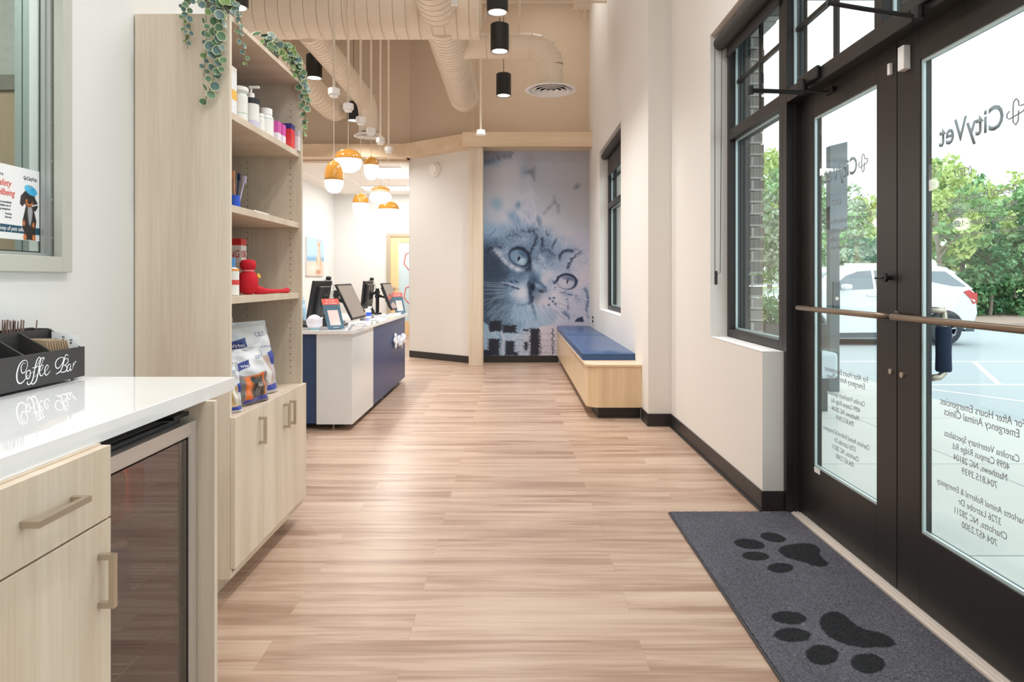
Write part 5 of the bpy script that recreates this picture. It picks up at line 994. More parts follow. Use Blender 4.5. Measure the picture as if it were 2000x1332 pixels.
for k, (x, y, z, lb) in enumerate(((-1.80, 6.62, 1.197, 'small black webcam on top of the near staff monitor'), (-1.755, 8.42, 1.192, 'small black webcam on top of the far staff monitor'))):
    o = thing('webcam', lb, 'webcam', (x, y, z)); MB().lathe([(0.0, -0.03), (0.016, -0.026), (0.020, 0), (0.014, 0.02), (0, 0.022)], (x + .01, y, z + .022), 16, 'x').build('camera_body', BLACK, o); MB().box(x - .03, y - .02, z, x + .02, y + .02, z + .006).tube([(x, y, z + .005), (x + .006, y, z + .02)], .004, 6).build('clip', BLACK, o)
    MB().tube([(x + .02, y, z + .01), (x + .05, y + .02, z - .06), (x + .045, y + .03, z - .2), (x + .07, y + .02, z - .33)], .0022, 5).build('cable', BLACK, o)
def phone(label, x, y, rz):
    o = thing('desk_phone', label, 'telephone', (x, y, TZ))
    MB().slab([(x - .09, y - .09, TZ), (x + .09, y - .09, TZ), (x + .09, y - .09, TZ + .02), (x - .09, y - .09, TZ + .075)], (0, .19, 0)).build('phone_base', BLACK, o, bevel=.005)
    MB().tube([(x - .05, y - .13, TZ + .075), (x - .05, y - .11, TZ + .10), (x - .04, y, TZ + .112), (x - .05, y + .06, TZ + .10), (x - .05, y + .08, TZ + .075)], .018, 10, radii=[.022, .02, .014, .02, .022]).build('handset', BLACK, o, smooth=True)
    m = MB()
    for i in range(4):
        for j in range(3): m.box(x - .01 + .022 * i, y + .0 + .024 * j, TZ + .03 - .003 * i, x + .006 + .022 * i, y + .016 + .024 * j, TZ + .058 - .006 * i)
    m.build('keypad', mat('grey_keys', (120, 120, 122), .5), o); return o
phone('black desk phone behind the near feedback sign', -1.56, 5.98, 0)
phone('black desk phone behind the diffuser under the near staff monitor', -1.83, 5.86, 0)
hs = thing('headset', 'black headset lying in a loop at the foot of the far monitor post', 'headset', (-1.66, 7.95, TZ))
MB().tube(arc((-1.70, 7.92, TZ + .065), .062, -.4, math.pi + .4, 14, 'xz'), .009, 8).build('headband', BLACK, hs); MB().lathe([(0.0, 0), (.032, .004), (.034, .016), (.02, .024)], (-1.645, 7.90, TZ + .035), 16, 'y').lathe([(0.0, 0), (.032, .004), (.034, .016), (.02, .024)], (-1.755, 7.90, TZ + .035), 16, 'y').build('ear_cushion', BLACK, hs)
bt = thing('water_bottle', 'pale blue translucent water bottle beside the shelf unit edge on the desk', 'water bottle', (-1.845, 6.03 - .07, TZ)); BLT = mat('pale_blue_plastic', (170, 204, 226), .2)
MB().lathe([(0.03, 0), (.034, .006), (.034, .16), (.022, .19), (.022, .2)], (-1.845, 5.96, TZ), 22).build('bottle_body', BLT, bt, smooth=False); MB().lathe([(.024, 0), (.024, .03), (.012, .034), (.012, .05)], (-1.845, 5.96, TZ + .2), 18).build('bottle_cap', BLT, bt)
hz = thing('sanitizer_bottle', 'small white and blue pump bottle between the two customer monitors', 'bottle', (-1.575, 7.42, TZ)); MB().lathe([(.026, 0), (.028, .004), (.028, .07), (.01, .09), (.01, .1)], (-1.575, 7.42, TZ), 18).build('bottle_body', mat('frosted_plastic', (226, 230, 240), .3), hz); MB().lathe([(.0285, .01), (.0285, .05)], (-1.575, 7.42, TZ), 18).build('blue_label', mat('royal_blue_plastic'), hz); MB().box(-1.58, 7.41, TZ + .1, -1.54, 7.43, TZ + .112).build('pump_head', WHITE, hz)
for k, (x, y, w_, d_, lb) in enumerate(((-1.40, 6.35, .11, .21, 'white card stack at the desk edge in front of the near customer monitor'), (-1.38, 6.9, .12, .22, 'loose white sheets on the middle of the desk edge'), (-1.44, 7.55, .13, .2, 'white paper pad beside the far customer monitor'))):
    o = thing('paper_stack', lb, 'paper', (x, y, TZ)); MB().box(x - w_ / 2, y - d_ / 2, TZ, x + w_ / 2, y + d_ / 2, TZ + .006).box(x - w_ / 2 + .01, y - d_ / 2 - .012, TZ + .006, x + w_ / 2 - .006, y + d_ / 2 - .02, TZ + .010).build('sheets', WC, o)
kb = thing('keyboard', 'slim white keyboard on the desk below the far customer monitor', 'keyboard', (-1.40, 7.95, TZ)); MB().box(-1.44, 7.86, TZ, -1.33, 8.06, TZ + .014).build('keyboard_case', WC, kb, bevel=.003)
an = thing('sign_holder', 'clear upright acrylic sign holder behind the near desk sign', 'sign holder', (-1.66, 6.05, TZ)); MB().box(-1.72, 6.30, TZ, -1.60, 6.304, TZ + .30).box(-1.72, 6.26, TZ, -1.60, 6.34, TZ + .004).build('acrylic_sheet', mat_glass('clear_acrylic_sheet', (236, 240, 240), 1.0), an)

# ---------------------------------------------------------------- office beyond
pc = Canvas(0, 0, 110, 74, 2.2, (176, 208, 232)); pc.poly([(0, 38), (110, 36), (110, 46), (0, 48)], (116, 168, 206), 3); pc.poly([(0, 46), (110, 44), (110, 74), (0, 74)], (222, 200, 186), 3)
pc.poly([(66, 30), (84, 26), (92, 44), (88, 66), (70, 70), (56, 60), (58, 42)], (214, 168, 140), 4); pc.poly([(70, 18), (80, 16), (84, 40), (70, 44)], (206, 150, 118), 3); pc.ell(75, 18, 8, 9, (214, 156, 120), soft=.4); pc.line([(69, 12), (67, 3)], 4, (206, 140, 100), 1, 1); pc.line([(81, 12), (84, 3)], 4, (206, 140, 100), 1, 1); pc.ell(74, 36, 5, 14, (238, 222, 212), soft=.7); pc.ell(72, 20, 3, 5, (240, 226, 216), soft=.6); pc.ell(70, 58, 12, 9, (226, 200, 184), soft=.7); pc.ell(70, 24, 1.6, 1.4, (70, 50, 44), soft=.4); pc.ell(40, 60, 26, 8, (236, 220, 210), soft=.9); pc.ell(72, 66, 14, 4, (188, 132, 104), soft=.8)
pic = thing('wall_picture', 'unframed picture of a tan and white dog on sand under a blue sky', 'picture', (-3.94, 13.5, 1.3))
pc.grid('picture_print', lambda u, v: (-3.918 + 0 * u, 12.94 + u * 1.16, 2.03 - v * 0.75), mat_vcol('picture_print', .5), pic); MB().box(-3.949, 12.945, 1.285, -3.920, 14.095, 2.025).build('picture_block', WHITE, pic)
od = thing('door_4', 'pale wood office door with a frosted glass panel and grey frame', 'door', (-2.2, 14.98, 0), kind='structure')
MB().box(-2.78, 14.94, 0, -2.70, 15.0, 2.22).box(-1.78, 14.94, 0, -1.70, 15.0, 2.22).box(-2.70, 14.94, 2.15, -1.78, 15.0, 2.22).build('door_frame', mat('greige_door_frame', (176, 166, 146), .5), od)
m = MB().box(-2.70, 14.965, 0, -2.52, 14.995, 2.15).box(-1.96, 14.965, 0, -1.78, 14.995, 2.15).box(-2.52, 14.965, 0, -1.96, 14.995, .30).box(-2.52, 14.965, 2.02, -1.96, 14.995, 2.15); m.build('door_panel', mat_wood('honey_maple_door', (226, 190, 138), (240, 208, 160)), od)
MB().box(-2.52, 14.975, .30, -1.96, 14.985, 2.02).build('frosted_pane', mat('frosted_blue_glass', (196, 216, 222), .5), od)
MB().lathe([(.03, 0), (.03, .01)], (-2.61, 14.955, 1.02), 14, 'y').tube([(-2.61, 14.955, 1.02), (-2.61, 14.91, 1.02), (-2.50, 14.91, 1.02)], .01, 8).build('lever_handle', NICKEL, od)
for zc, nm in ((1.62, 'hexagon_decal'), (0.88, 'hexagon_decal')):
    MB().tube([(-2.24 + .17 * math.cos(t), 14.972, zc + .22 * math.sin(t)) for t in [math.pi / 3 * k + .3 for k in range(7)]], .010, 6).build(nm, mat('red_decal', (226, 84, 74), .5), od)
EM = mat('lit_diffuser', (255, 255, 255), .5, emit=(255, 250, 244), estr=3.2)
for k, (x0, y0, x1, y1, lb) in enumerate(((-2.45, 11.34, -1.88, 12.5, 'bright rectangular ceiling light panel nearest in the back office'), (-3.05, 13.6, -1.85, 14.2, 'wide bright ceiling light panel farthest in the back office'))):
    o = thing('ceiling_light_panel', lb, 'ceiling light', ((x0 + x1) / 2, (y0 + y1) / 2, 3.08), 'light panels of the back office'); MB().box(x0, y0, 3.062, x1, y1, 3.066).build('diffuser', EM, o); m = MB(); t = .02; m.box(x0 - t, y0 - t, 3.06, x0, y1 + t, 3.08).box(x1, y0 - t, 3.06, x1 + t, y1 + t, 3.08).box(x0, y0 - t, 3.06, x1, y0, 3.08).box(x0, y1, 3.06, x1, y1 + t, 3.08); m.build('panel_frame', WHITE, o)
    lamp('panel_lamp', 'AREA', ((x0 + x1) / 2, (y0 + y1) / 2, 3.05), PANEL_W, (1, .97, .93), x1 - x0, y1 - y0, parent=o)
sp = thing('sprinkler', 'small white sprinkler head below the back office ceiling', 'sprinkler', (-2.0, 12.9, 3.08)); MB().lathe([(.03, 0), (.03, -.01), (.008, -.012), (.008, -.10), (.022, -.10), (.022, -.105)], (-2.0, 12.9, 3.08), 12).build('sprinkler_body', WHITE, sp)
hn = thing('alarm_strobe', 'round white alarm strobe high on the slanted wall', 'alarm', (-1.14, 10.2, 2.83)); p_ = A1.lerp(B1, .545) + Vector((0, 0, 2.865)) - nn * .0
def disc(mb, c, n, r, d, seg=24):
    u = Vector((0, 0, 1)); s_ = n.cross(u).normalized(); a_ = [c + (u * math.cos(2 * math.pi * k / seg) + s_ * math.sin(2 * math.pi * k / seg)) * r for k in range(seg)]; mb.slab(a_, n * d)
m = MB(); disc(m, p_, -nn, .105, .03); m.build('mount_plate', WHITE, hn); m = MB(); disc(m, p_ - nn * .03, -nn, .075, .04); m.build('strobe_lens', mat('milky_lens', (246, 240, 232), .2), hn)

# ---------------------------------------------------------------- pendants over the desk
AM = mat('amber_lacquered_metal', (216, 152, 60), .2, coat=.5); OP = mat('lit_opal_glass', (255, 255, 255), .3, emit=(255, 246, 232), estr=1.5)
RX = -1.55
pend = [(5.89, 1.951, 2.06, 2.238, .081, 0, 'tall acorn pendant lamp with deep amber cap, hanging nearest'), (6.40, 2.21, 2.33, 2.439, .128, 1, 'wide acorn pendant lamp with broad amber cap, hanging highest near the front'),
        (6.92, 1.823, 1.979, 2.088, .081, 0, 'tall acorn pendant lamp with short cap, hanging lowest of the narrow ones'), (7.43, 2.29, 2.449, 2.552, .081, 0, 'narrow acorn pendant lamp with short cap, hanging high in the middle'),
        (7.95, 2.09, 2.244, 2.303, .128, 2, 'bulging white globe pendant lamp with a small amber cap'), (8.47, 1.963, 2.077, 2.19, .128, 1, 'wide acorn pendant lamp with amber cap, farthest of the row')]
for (y, zb, zm, zt, r, ty, lb) in pend:
    o = thing('pendant_lamp', lb, 'pendant lamp', (RX, y, zt), 'acorn pendants above the desk'); hc, hg = zt - zm, zm - zb; rc = r if ty != 2 else r * .86
    prof = [(rc * math.cos(t) ** (.75 if ty == 0 else .9), (hc - .012) * math.sin(t) ** (.95)) for t in [math.pi / 2 * k / 14 for k in range(14)]] + [(.014, hc - .014), (.010, hc - .006), (.006, hc), (0, hc)]
    MB().lathe([(rc - .004, 0)] + prof, (RX, y, zm), 36).build('amber_cap', AM, o, smooth=True)
    g = [(0.0, -hg)] + [(r * math.sin(t) ** .8 * (1 if ty != 0 else 1), -hg * math.cos(t) ** .9) for t in [math.pi / 2 * k / 12 for k in range(1, 12)]] + [(r * .985, 0)]
    if ty == 2: g = [(0, -hg)] + [(r * math.sin(t), -hg * .5 - hg * .5 * math.cos(t)) for t in [math.pi * .76 * k / 16 for k in range(1, 17)]]
    MB().lathe(g, (RX, y, zm - .001), 36).build('glass_shade', OP, o, smooth=True)
    MB().tube([(RX, y, zt - .004), (RX, y, 2.80)], .0028, 6).build('cord', mat('pale_cord', (214, 206, 198), .6), o)
    MB().lathe([(.05, 0), (.051, .004), (.051, .05), (.045, .054)], (RX, y, 2.80), 8).lathe([(.036, -.022), (.036, 0)], (RX, y, 2.80), 8).build('junction_box', WHITE, o)
    MB().tube([(RX, y, 2.85), (RX, y, CEIL)], .0115, 10).build('conduit', DUCT, o, smooth=True)
    lamp('bulb', 'POINT', (RX, y, zb - .05), PEND_W, (1, .93, .82), .07, parent=o)
o = thing('ceiling_sensor', 'white round sensor hanging alone on a long conduit in front of the mural', 'sensor', (-.353, 7.4, 2.77))
MB().lathe([(.03, 0), (.052, .004), (.055, .014), (.048, .022), (.048, .055), (.02, .062)], (-.355, 7.4, 2.77), 20).build('sensor_housing', WHITE, o, smooth=False); MB().tube([(-.355, 7.4, 2.83), (-.355, 7.4, CEIL)], .0115, 10).build('conduit', DUCT, o, smooth=True)

# ---------------------------------------------------------------- cylinder downlights
DLE = mat('lit_downlight_lens', (255, 255, 255), .4, emit=(255, 252, 248), estr=6)
dl0 = None
spots = [(-.135, 5.70, 'hanging black cylinder downlight cut by the top edge, nearest of the middle row'), (-.135, 6.67, 'hanging black cylinder downlight, the larger whole one in front of the mural'), (-.12, 8.27, 'hanging black cylinder downlight, the smaller one in front of the mural'),
         (-2.27, 5.60, 'black cylinder downlight just behind the trailing plant at the top'), (-2.285, 7.82, 'black cylinder downlight beside the far plant on the left'), (-2.32, 9.9, 'black cylinder downlight partly behind the left duct'),
         (-.135, 4.0, ''), (-.135, 2.4, ''), (-.135, .8, ''), (-.135, -1.0, '')]
for x, y, lb in spots:
    z0 = 3.51 if y in (7.82, 9.9) else 3.43
    o = thing('downlight', lb or 'black cylinder downlight overhead near the camera, outside the picture', 'downlight', (x, y, z0), 'black cylinder downlights')
    MB().lathe([(0, .03), (.070, .03), (.080, .002), (.088, 0), (.09, .004), (.09, .262), (.08, .27), (0, .27)], (x, y, z0), 32).build('cylinder_housing', BLACKM, o, smooth=False)
    MB().lathe([(.074, .0035), (.089, -.0005), (.089, .002), (.074, .006)], (x, y, z0), 32, cap=False).build('trim_ring', NICKEL, o)
    MB().lathe([(0, .008), (.076, .008), (.072, .014), (0, .014)], (x, y, z0), 28).build('lens', DLE, o)
    MB().tube([(x, y, z0 + .27), (x, y, CEIL)], .004, 6).build('suspension_cable', BLACK, o)
    lamp('downlight_lamp', 'SPOT', (x, y, z0 - .02), SPOT_W * (2.1 if y > 5 else .8), (1, .98, .96), .07, angle=math.radians(135), parent=o)
# unseen fill lights added over the front part of the room, housed as linear fixtures
for k, (x, y) in enumerate(((.45, 1.2), (-.7, 1.2), (.45, 3.4), (-.7, 3.4), (.45, -1.2), (-.7, -1.2))):
    o = thing('fill_light', 'added unseen fill light in a long white housing above the picture', 'fill light', (x, y, 3.6), 'added suspended fill lights')
    MB().box(x - .06, y - .7, 3.62, x + .06, y + .7, 3.70).build('fill_housing', WHITE, o); MB().box(x - .05, y - .69, 3.612, x + .05, y + .69, 3.62).build('diffuser', EM, o)
    MB().tube([(x, y - .5, 3.7), (x, y - .5, CEIL)], .003, 5).tube([(x, y + .5, 3.7), (x, y + .5, CEIL)], .003, 5).build('hanger', WHITE, o)
    lamp('fill_lamp', 'AREA', (x, y, 3.60), AREA_W, (1, 1, 1), .3, 1.4, parent=o)

for k, (x, y) in enumerate(((-.9, 4.6), (.3, 4.6), (-2.6, 8.0), (.45, 8.6))):  # unseen lights added under the ceiling to lift the ducts and upper walls
    o = thing('fill_light', 'added unseen fill light high under the ceiling, above the picture', 'fill light', (x, y, 5.35), 'added high fill lights')
    MB().box(x - .06, y - .7, 5.37, x + .06, y + .7, 5.45).build('fill_housing', WHITE, o); MB().box(x - .05, y - .69, 5.362, x + .05, y + .69, 5.37).build('diffuser', EM, o); MB().tube([(x, y, 5.45), (x, y, CEIL)], .004, 5).build('hanger', WHITE, o)
    lamp('fill_lamp', 'AREA', (x, y, 5.35), HIGH_W, (1, .97, .93), .5, 1.4, parent=o)

# ---------------------------------------------------------------- ducts
def duct(mb, p0, p1, r, seam=.12, rib=.004, n=40):
    p0, p1 = Vector(p0), Vector(p1); L_ = (p1 - p0).length; k = int(L_ / seam); pts, rad = [p0], [r]
    for i in range(1, k + 1):
        s_ = i * seam
        if s_ > L_ - .02: break
        for q, rr in ((-.0042, r), (-.004, r - rib * 2), (.002, r - rib * 2), (.0022, r + rib), (.012, r + rib), (.014, r)): pts.append(p0.lerp(p1, (s_ + q) / L_)); rad.append(rr)
    pts.append(p1); rad.append(r); mb.tube(pts, r, n, radii=rad)
big = thing('air_duct', 'large cream spiral duct running across under the ceiling', 'air duct', (-2, 6.4, 3.85))
m = MB(); duct(m, (-3.9, 6.66, 3.80), (-.36, 6.66, 3.80), .24); m.tube([(-.37, 6.66, 3.80), (-.35, 6.66, 3.80)], .248, 40).tube([(-.35, 6.66, 3.80), (-.33, 6.66, 3.80)], .243, 40); m.build('duct_tube', DUCT, big, smooth=False)
b1 = thing('air_duct', 'cream ribbed duct running away from the camera toward the mural wall', 'air duct', (-.69, 8, 3.74))
m = MB(); duct(m, (-.69, 6.6, 3.74), (-.69, 9.25, 3.74), .2, .09, .003); m.build('duct_tube', DUCT, b1)
MB().tube([(-.69, 9.25, 3.74), (-.69, 9.5, 3.745), (-.69, 9.62, 3.75), (-.69, 9.72, 3.76), (-.69, 9.76, 3.77)], .2, 40, radii=[.2, .2, .185, .13, .02]).build('end_cap', DUCT, b1, smooth=True)
b0 = thing('air_duct', 'cream duct stub coming from above the camera into the large duct', 'air duct', (-.69, 5, 3.74)); m = MB(); duct(m, (-.72, 4.2, 3.80), (-.72, 6.52, 3.80), .19, .12, .003); m.build('duct_tube', DUCT, b0, smooth=False)
b2_ = thing('air_duct', 'cream branch duct with an elbow and a round ceiling diffuser on the right', 'air duct', (.4, 7.4, 3.74))
ex, ey, ez, rr = .405, 7.4, 3.737, .133
m = MB(); duct(m, (-.55, ey, ez), (ex - .22, ey, ez), rr, .26, .003); m.build('duct_tube', DUCT, b2_)
gor = [Vector((ex - .22 + .22 * math.sin(t), ey, ez - .22 + .22 * math.cos(t))) for t in [math.pi / 2 * k / 4 for k in range(5)]]
MB().tube(gor, rr + .002, 40).build('elbow', DUCT, b2_); m = MB(); [m.tube([gor[k] - (gor[min(k + 1, 4)] - gor[max(k - 1, 0)]).normalized() * .004, gor[k] + (gor[min(k + 1, 4)] - gor[max(k - 1, 0)]).normalized() * .004], rr + .006, 40) for k in range(5)]; m.build('seam_rings', DUCT, b2_)
m = MB(); duct(m, (ex, ey, ez - .22), (ex, ey, 3.29), rr + .002, .3, .002); m.build('drop_collar', DUCT, b2_)
def diffuser(c, R_, parent, n='round_diffuser'):
    m = MB(); m.lathe([(R_ * .48, .05), (R_ * .6, .03), (R_ * .98, .006), (R_, 0), (R_ * .97, -.004), (R_ * .86, -.002), (R_ * .80, .02), (R_ * .78, .03)], c, 40, cap=False)
    for q in (.74, .54, .34): m.lathe([(R_ * q, -.006), (R_ * (q - .03), -.009), (R_ * (q - .14), .012), (R_ * (q - .13), .016)], c, 36, cap=False)
    m.lathe([(0, -.004), (R_ * .1, -.002), (R_ * .08, .006), (0, .006)], c, 20); a_ = m.build(n, mat('white_diffuser_enamel', (232, 226, 222), .4), parent)
    MB().lathe([(0, .034), (R_ * .6, .034)], c, 24).build('dark_throat', mat('duct_throat', (96, 80, 70), .9), parent); return a_
diffuser((ex, ey, 3.256), .28, b2_)
MB().tube([(.065, 7.4, 3.87), (.065, 7.4, CEIL)], .012, 8).box(.05, 7.39, 3.862, .08, 7.41, 3.89).build('strap_hanger', DUCT, b2_)
b3 = thing('air_duct', 'narrow cream ribbed duct on the left ending in an elbow and diffuser', 'air duct', (-2.02, 8, 3.66))
m = MB(); duct(m, (-2.02, 6.7, 3.66), (-2.02, 9.2, 3.66), .13, .075, .003); m.build('duct_tube', DUCT, b3)
MB().tube([(-2.02, 9.2, 3.66), (-2.02, 9.32, 3.645), (-2.02, 9.42, 3.60), (-2.02, 9.48, 3.52), (-2.02, 9.50, 3.42), (-2.02, 9.50, 3.26)], .132, 32).build('elbow', DUCT, b3, smooth=True); diffuser((-2.02, 9.5, 3.20), .2, b3)
b4 = thing('air_duct', 'cream duct at far left curving down behind the hanging lamps', 'air duct', (-2.6, 8, 3.70))
m = MB(); duct(m, (-2.65, 6.7, 3.70), (-2.65, 9.9, 3.70), .165, .15, .003); m.build('duct_tube', DUCT, b4, smooth=False); MB().tube([(-2.65, 9.9, 3.70), (-2.64, 10.1, 3.72), (-2.62, 10.3, 3.80), (-2.60, 10.42, 3.92), (-2.60, 10.48, 4.1)], .166, 32).build('elbow', DUCT, b4, smooth=True)
pr = thing('strut_rail', 'cream painted strut rail and brackets at the top of the mural wall', 'ceiling rail', (.3, 8, 4.46))
MB().box(-.5, 7.98, 4.445, 1.09, 8.0, 4.47).build('rail', DUCT, pr)
for x in (.80, -.53): MB().box(x - .09, 7.94, 4.41, x + .09, 8.04, 4.55).box(x - .1, 7.93, 4.39, x + .1, 8.05, 4.41).build('bracket_box', DUCT, pr)
for x in (.77, .84, -.40, -.32): MB().tube([(x, 8.0, 4.40), (x - .02, 7.98, 4.24)], .008, 6).build('cable_drop', DUCT, pr)
jb = thing('junction_box', 'small white box on the big duct near the top of the picture', 'junction box', (-.58, 5.98, 3.62)); MB().box(-.55, 5.99, 3.62, -.49, 6.03, 3.70).tube([(-.52, 6.01, 3.70), (-.52, 6.01, CEIL)], .01, 8).build('box_body', WHITE, jb)
# ---------------------------------------------------------------- outdoors
CONC = mat('pale_concrete', (206, 204, 200), .8, bump=(6, .15)); ASPH = mat('grey_asphalt', (176, 182, 186), .9, bump=(60, .2)); PAINT = mat('white_road_paint', (236, 238, 240), .6)
m, N, L, b = node_mat('sidewalk_slabs'); tc = N.new('ShaderNodeTexCoord'); br = N.new('ShaderNodeTexBrick'); br.offset = 0
for k, v in (('Scale', 1.0), ('Mortar Size', .006), ('Brick Width', 1.5), ('Row Height', 1.5)): br.inputs[k].default_value = v
br.inputs['Color1'].default_value = (*lin((212, 210, 206)), 1); br.inputs['Color2'].default_value = (*lin((204, 202, 198)), 1); br.inputs['Mortar'].default_value = (*lin((150, 148, 146)), 1); L.new(tc.outputs['Object'], br.inputs[0]); L.new(br.outputs[0], b.inputs['Base Color']); b.inputs['Roughness'].default_value = .85
o = MB().box(1.60, -6, -.25, 4.15, 66, -.012).build('sidewalk', m, kind=TRUE); o['label'] = 'pale concrete sidewalk outside the glass doors'
MB().box(4.15, -6, -.25, 4.30, 66, -.014).build('curb', CONC, kind=TRUE)
o = MB().box(4.30, -6, -.3, 60, 19, -.15).box(4.30, 19, -.3, 60, 62, -.15).build('parking_lot', ASPH, kind=TRUE)
m = MB()
for y in (3.7, 6.25, 8.8, 11.3, 16.5, 19.1): m.box(4.9, y - .035, -.15, 10.4, y + .035, -.146)
for k in range(4): m.slab([(4.9 + 1.35 * k, 8.85, -.1495), (4.98 + 1.35 * k, 8.85, -.1495), (6.28 + 1.35 * k, 11.25, -.1495), (6.2 + 1.35 * k, 11.25, -.1495)], (0, 0, .003))
for k in range(3): m.slab([(6.4 + 1.6 * k, 6.3, -.1495), (6.48 + 1.6 * k, 6.3, -.1495), (4.98 + 1.6 * k, 8.75, -.1495), (4.9 + 1.6 * k, 8.75, -.1495)], (0, 0, .003))
o = m.build('parking_lines', PAINT, kind=TRUE)
MB().box(60, -6, -.32, 140, 140, -.16).box(-10, 62, -.32, 60, 140, -.13).build('grass_verge', mat('grass', (142, 168, 96), .95, bump=(30, .5)), kind=TRUE)
mb_ = MB().slab([(10.9, 20.5, -.15), (60, 20.5, -.15), (60, 60, -.15), (13.5, 60, -.15)], (0, 0, .05)).build('mulch_bed', mat('brown_mulch', (176, 150, 138), .95, bump=(40, .6)), kind=TRUE)
# outer brick jambs and lintel
m, N, L, b = node_mat('painted_grey_brick'); tc = N.new('ShaderNodeTexCoord'); mp = N.new('ShaderNodeMapping'); mp.inputs['Rotation'].default_value = (math.pi / 2, 0, 0); br = N.new('ShaderNodeTexBrick')
for k, v in (('Scale', 1.0), ('Mortar Size', .008), ('Brick Width', .21), ('Row Height', .078)): br.inputs[k].default_value = v
br.inputs['Color1'].default_value = (*lin((168, 160, 154)), 1); br.inputs['Color2'].default_value = (*lin((120, 114, 112)), 1); br.inputs['Mortar'].default_value = (*lin((196, 192, 188)), 1); L.new(tc.outputs['Object'], mp.inputs[0]); L.new(mp.outputs[0], br.inputs[0]); L.new(br.outputs[0], b.inputs['Base Color']); b.inputs['Roughness'].default_value = .9
BR = m
ml = mat('slate_metal_cladding', (112, 124, 132), .5, .2)
MB().box(1.501, 4.52, -.01, 1.56, 5.6, 4.2).box(1.43, 5.6, -.01, 1.50, 7.02, 4.2).build('trim_9', ml, kind=TRUE)
m = MB()
for k in range(54):
    jj = .012 * random.random(); z = k * .078 - .01; m.box(1.5605, 4.50 - jj, z + .004, 1.64 + .012 * random.random(), 5.595, z + .074)
m.build('wall_outside_brick', BR, kind=TRUE)
m = MB()
for k in range(13): m.box(1.5605, 3.46 + .08 * k, 2.80 + .02 * random.random(), 1.64, 3.46 + .08 * k + .074, 3.6)
m.build('wall_outside_lintel', BR, kind=TRUE)
MB().box(1.43, 8.76, -.01, 1.62, 11, 4.2).box(1.43, 5.6, 2.85, 1.55, 8.76, 4.2).build('wall_outside_far', BR, kind=TRUE)
MB().box(1.52, 1.3, 2.92, 2.9, 4.2, 3.04).build('awning_canopy', mat('slate_metal_cladding'), kind=TRUE)
# planter and its plants
GRN = [mat('fresh_green_leaf', (150, 190, 130), .6), mat('deep_green_leaf', (116, 160, 110), .6), mat('lime_leaf', (190, 208, 130), .6), mat('dark_conifer_leaf', (86, 140, 92), .7), mat('grey_green_leaf', (176, 194, 168), .7)]
pl = thing('planter', 'dark square planter with leafy green plants outside the window', 'planter', (2.62, 6.5, 0))
m = MB(); m.box(2.33, 6.3, -.01, 2.90, 6.34, .79).box(2.33, 6.76, -.01, 2.90, 6.8, .79).box(2.33, 6.34, -.01, 2.37, 6.76, .79).box(2.86, 6.34, -.01, 2.90, 6.76, .79).box(2.37, 6.34, .6, 2.86, 6.76, .72); m.build('planter_box', mat('charcoal_planter', (92, 90, 88), .7), pl)
m = MB(); R1 = random.Random(4)
for k in range(60):
    x, y = R1.uniform(2.36, 2.86), R1.uniform(6.36, 6.74); tl = R1.uniform(.15, .42); dx, dy = R1.uniform(-.16, .16), R1.uniform(-.15, .1); m.mi(R1.choice((0, 1, 2)))
    m.tube([(x, y, .72), (x + dx * .5, y + dy * .5, .72 + tl * .6), (x + dx, y + dy, .72 + tl)], .004, 4)
    for q in range(9):
        t = R1.uniform(.3, 1); c_ = Vector((x + dx * t, y + dy * t, .72 + tl * t)); d_ = Vector((R1.uniform(-1, 1), R1.uniform(-1, 1), R1.uniform(-.2, .9))).normalized() * R1.uniform(.05, .1); s_ = d_.cross(Vector((R1.uniform(-1, 1), R1.uniform(-1, 1), R1.uniform(-1, 1)))).normalized() * .014; m.add([c_, c_ + d_ * .5 + s_, c_ + d_, c_ + d_ * .5 - s_], [(0, 1, 2, 3)])
m.build('planting', GRN[:3], pl)
bs = thing('outdoor_bench', 'pale concrete bench on the sidewalk outside the left door', 'bench', (2.4, 6.2, 0)); MB().box(1.95, 6.0, .33, 2.86, 6.25, .56).build('seat_slab', mat('pale_blue_concrete', (206, 216, 222), .6), bs, bevel=.03); MB().box(2.05, 6.05, -.012, 2.2, 6.2, .33).build('leg', CONC, bs); MB().box(2.55, 6.05, -.012, 2.7, 6.2, .33).build('leg', CONC, bs)
sg = thing('sign_post', 'dark grey sign post with a panel at its top on the sidewalk', 'sign post', (3.48, 7.44, 0)); SGM = mat('slate_sign_metal', (104, 112, 114), .6)
MB().box(3.43, 7.40, -.012, 3.535, 7.48, 2.0).build('post', SGM, sg); MB().slab([(3.43, 7.39, 1.75), (3.615, 7.39, 1.75), (3.615, 7.39, 2.70), (3.58, 7.39, 2.69), (3.43, 7.39, 2.655)], (0, .1, 0)).build('sign_panel', mat('slate_sign_panel', (112, 124, 132), .6), sg)
MB().box(3.462, 7.385, .87, 3.532, 7.40, 1.18).build('intercom_panel', mat('dark_intercom', (60, 72, 84), .3), sg); MB().lathe([(.02, 0), (.02, .006)], (3.497, 7.379, 1.0), 14, 'y').build('intercom_button', NICKEL, sg)
lp = thing('light_pole', 'thin pale light pole standing beyond the white car', 'light pole', (19.2, 40, -.15)); MB().tube([(19.3, 40, -.15), (19.3, 40, 7.5)], .10, 10).build('pole', mat('galvanised_steel', (176, 182, 184), .5), lp); MB().box(18.7, 39.9, 7.5, 19.4, 40.1, 7.62).build('lamp_head', mat('galvanised_steel'), lp)
ar = thing('striped_awning', 'red and white striped awning of a distant building', 'awning', (21.5, 46, 2.6))
m = MB()
for k in range(16): m.mi(k % 2); m.slab([(20.3 + .15 * k, 45.9, 2.98), (20.45 + .15 * k, 45.9, 2.98), (20.45 + .15 * k, 45.1, 2.72), (20.3 + .15 * k, 45.1, 2.72)], (0, 0, .03))
